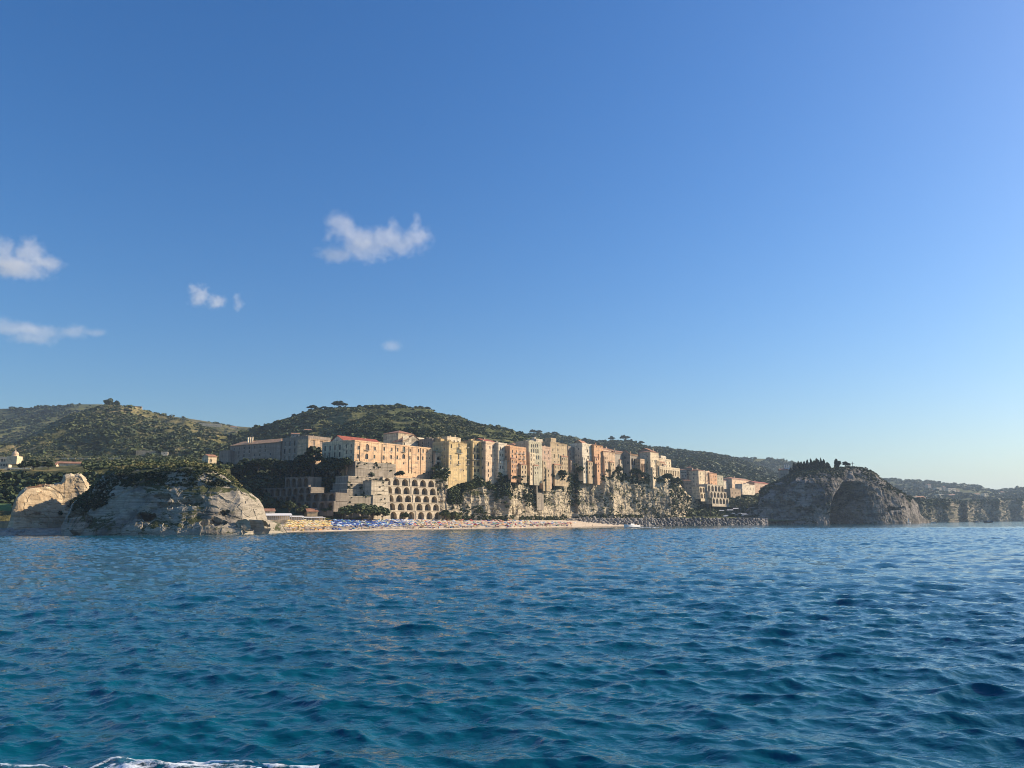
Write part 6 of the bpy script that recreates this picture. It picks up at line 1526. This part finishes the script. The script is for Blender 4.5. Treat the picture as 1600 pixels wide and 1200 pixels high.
foam('wake', 'white wake behind the motorboat', X, Y, m_, .32)
X, Y = np.meshgrid(np.linspace(x0 - 5.0, x0 + 6, 120), np.linspace(498, 507, 90), indexing='ij'); m_ = .55 - np.abs(Y - 502.6 - .71 * (X - x0)) / .8 + .5 * fbm(np.stack([X / .7, Y / .4, X * 0], -1), 3)
foam('wake', 'spray along the side of the motorboat', X, Y, m_, .3)
X, Y = np.meshgrid(np.linspace(-12.5, -3.2, 620), np.linspace(11.2, 15.2, 300), indexing='ij')
gpx, gpy = proj(np.stack([X, Y, 0 * X], -1))
crest = np.interp(gpx + 48, [-80, 0, 60, 105, 150, 170, 215, 285, 300, 345, 375, 400, 430, 470], [1190, 1190, 1189, 1190, 1198, 1202, 1189, 1183, 1186, 1189, 1190, 1196, 1201, 1210])
q = np.stack([X / .55, Y / .4, X * 0], -1); tur = fbm(q, 5, .6); hole = np.abs(fbm(q * 1.7 + 8, 3))
body = np.clip((gpy - crest) / 9, -1, 1); line = np.exp(-((gpy - crest - 1.5) / 2.2) ** 2)
m_ = np.where(gpy > crest + 8, .20 + 1.1 * tur + .3 * body, 0.9 * line - .40 + .9 * tur)
m_ = np.where(gpy < crest - 2.5, -1, m_)
foam('foam', 'white foam of our own bow wave at the lower left', X, Y, m_, .045)
# ------------------------------------------------------------------ clouds: bounded volumes of real vapour
def cloud(label, px, py, wpx, hpx, lobes, dens, seed, Y=6500.0, nscale=1.0):
    """lobes: (x, z, rx, rz) in units of half width / half height inside the box"""
    c = P(px, py, Y); hw, hh = wpx / 2 / F * Y, hpx / 2 / F * Y; hd = hw * .5
    bm = MB(); n = 12
    lathe2 = [(math.cos(t), math.sin(t)) for t in np.linspace(-math.pi / 2, math.pi / 2, 9)]
    for (a, z0), (b, z1) in zip(lathe2[:-1], lathe2[1:]):
        for k in range(n):
            t0, t1 = 2 * math.pi * k / n, 2 * math.pi * (k + 1) / n
            bm.poly([(a * math.cos(t0) * hw * 1.5, a * math.sin(t0) * hd * 1.5, z0 * hh * 1.6), (a * math.cos(t1) * hw * 1.5, a * math.sin(t1) * hd * 1.5, z0 * hh * 1.6), (b * math.cos(t1) * hw * 1.5, b * math.sin(t1) * hd * 1.5, z1 * hh * 1.6), (b * math.cos(t0) * hw * 1.5, b * math.sin(t0) * hd * 1.5, z1 * hh * 1.6)])
    mt = bpy.data.materials.new('cloud_vapour'); mt.use_nodes = True; nt = mt.node_tree
    for nn in list(nt.nodes): nt.nodes.remove(nn)
    out = nt.nodes.new('ShaderNodeOutputMaterial'); pv = nt.nodes.new('ShaderNodeVolumePrincipled'); nt.links.new(pv.outputs[0], out.inputs['Volume'])
    pv.inputs['Color'].default_value = (1, 1, 1, 1); pv.inputs['Anisotropy'].default_value = .2
    tc = nt.nodes.new('ShaderNodeTexCoord')
    wv = nt.nodes.new('ShaderNodeTexNoise'); wv.inputs['Scale'].default_value = 2.2 / hw * nscale; wv.inputs['Detail'].default_value = 5; wv.inputs['Roughness'].default_value = .6
    off = nt.nodes.new('ShaderNodeVectorMath'); off.operation = 'ADD'; off.inputs[1].default_value = (seed * 977.0, seed * 331.0, 0); nt.links.new(tc.outputs['Object'], off.inputs[0]); nt.links.new(off.outputs[0], wv.inputs['Vector'])
    sb_ = nt.nodes.new('ShaderNodeVectorMath'); sb_.operation = 'SUBTRACT'; sb_.inputs[1].default_value = (.5, .5, .5); nt.links.new(wv.outputs['Color'], sb_.inputs[0])
    sc_ = nt.nodes.new('ShaderNodeVectorMath'); sc_.operation = 'MULTIPLY'; sc_.inputs[1].default_value = (hw * .42, hw * .42, hh * .8); nt.links.new(sb_.outputs[0], sc_.inputs[0])
    ad = nt.nodes.new('ShaderNodeVectorMath'); ad.operation = 'ADD'; nt.links.new(tc.outputs['Object'], ad.inputs[0]); nt.links.new(sc_.outputs[0], ad.inputs[1])
    acc = None
    for (x, z, rx, rz) in lobes:
        s1 = nt.nodes.new('ShaderNodeVectorMath'); s1.operation = 'SUBTRACT'; s1.inputs[1].default_value = (x * hw, 0, z * hh); nt.links.new(ad.outputs[0], s1.inputs[0])
        s2 = nt.nodes.new('ShaderNodeVectorMath'); s2.operation = 'DIVIDE'; s2.inputs[1].default_value = (rx * hw, rx * hw * .9, rz * hh); nt.links.new(s1.outputs[0], s2.inputs[0])
        ln = nt.nodes.new('ShaderNodeVectorMath'); ln.operation = 'LENGTH'; nt.links.new(s2.outputs[0], ln.inputs[0])
        iv = nt.nodes.new('ShaderNodeMath'); iv.operation = 'SUBTRACT'; iv.inputs[0].default_value = 1.0; nt.links.new(ln.outputs['Value'], iv.inputs[1])
        if acc is None: acc = iv.outputs[0]
        else:
            mx = nt.nodes.new('ShaderNodeMath'); mx.operation = 'SMOOTH_MAX'; mx.inputs[2].default_value = .25; nt.links.new(acc, mx.inputs[0]); nt.links.new(iv.outputs[0], mx.inputs[1]); acc = mx.outputs[0]
    fn2 = nt.nodes.new('ShaderNodeTexNoise'); fn2.inputs['Scale'].default_value = 7.0 / hw * nscale; fn2.inputs['Detail'].default_value = 6; fn2.inputs['Roughness'].default_value = .65; nt.links.new(off.outputs[0], fn2.inputs['Vector'])
    m1 = nt.nodes.new('ShaderNodeMath'); m1.operation = 'MULTIPLY_ADD'; m1.inputs[1].default_value = 1.5; m1.inputs[2].default_value = -.78; nt.links.new(fn2.outputs['Fac'], m1.inputs[0])
    m2 = nt.nodes.new('ShaderNodeMath'); m2.operation = 'ADD'; nt.links.new(acc, m2.inputs[0]); nt.links.new(m1.outputs[0], m2.inputs[1])
    mr = nt.nodes.new('ShaderNodeMapRange'); mr.interpolation_type = 'SMOOTHSTEP'; mr.inputs[1].default_value = 0.0; mr.inputs[2].default_value = .8; mr.inputs[3].default_value = 0; mr.inputs[4].default_value = dens / hd
    nt.links.new(m2.outputs[0], mr.inputs[0]); nt.links.new(mr.outputs[0], pv.inputs['Density'])
    o = bm.build('cloud', mt); o.location = tuple(c); tag(o, label, 'cloud', 'small clouds')
    return o
cloud('largest white cloud with three ragged peaks', 594, 370, 190, 85, [(-.72, .62, .30, .5), (-.55, .2, .34, .45), (-.3, -.1, .42, .45), (.08, -.05, .42, .55), (.16, .45, .13, .6), (.62, -.1, .36, .6), (.60, .45, .13, .5), (-.78, -.72, .42, .3), (-.2, -.5, .7, .3), (.35, -.35, .5, .35), (-.86, .2, .12, .5)], .8, 1)
cloud('white cloud cut by the left edge of the picture', 22, 405, 165, 75, [(-.25, .45, .28, .8), (.28, .35, .36, .7), (.0, -.35, .8, .5), (.65, -.25, .4, .35), (-.7, 0, .4, .8)], 1.0, 2)
cloud('small two puff cloud between the left edge and the largest cloud', 336, 466, 98, 56, [(-.5, .15, .42, .8), (.05, -.2, .4, .5), (-.75, .6, .25, .4), (.78, -.4, .2, .5), (.7, .05, .12, .4)], .8, 3)
cloud('long flat cloud low at the left edge', 70, 516, 200, 42, [(-.6, .25, .6, .6), (-.15, -.1, .5, .6), (.45, -.1, .35, .6), (.85, -.3, .2, .4), (-.2, -.7, .4, .5)], .62, 4)
cloud('faint wisp of cloud right of centre', 612, 541, 54, 30, [(0, 0, .8, .8)], .2, 5)
# ------------------------------------------------------------------ sea air
hz = MB(); X0, X1, Y0, Y1, Z0, Z1 = -9000, 9000, -300, 17500, -6.0, 420.0
hz.box(((X0 + X1) / 2, (Y0 + Y1) / 2, (Z0 + Z1) / 2), (X1 - X0, Y1 - Y0, Z1 - Z0))
hm = bpy.data.materials.new('haze_air'); hm.use_nodes = True; nt = hm.node_tree
for nn in list(nt.nodes): nt.nodes.remove(nn)
out = nt.nodes.new('ShaderNodeOutputMaterial'); pv = nt.nodes.new('ShaderNodeVolumePrincipled'); nt.links.new(pv.outputs[0], out.inputs['Volume'])
pv.inputs['Color'].default_value = (0.62, 0.80, 1.0, 1); pv.inputs['Density'].default_value = 0.7e-4; pv.inputs['Anisotropy'].default_value = .15
o = hz.build('haze', hm); tag(o, 'thin sea haze over the whole bay', kind='stuff')
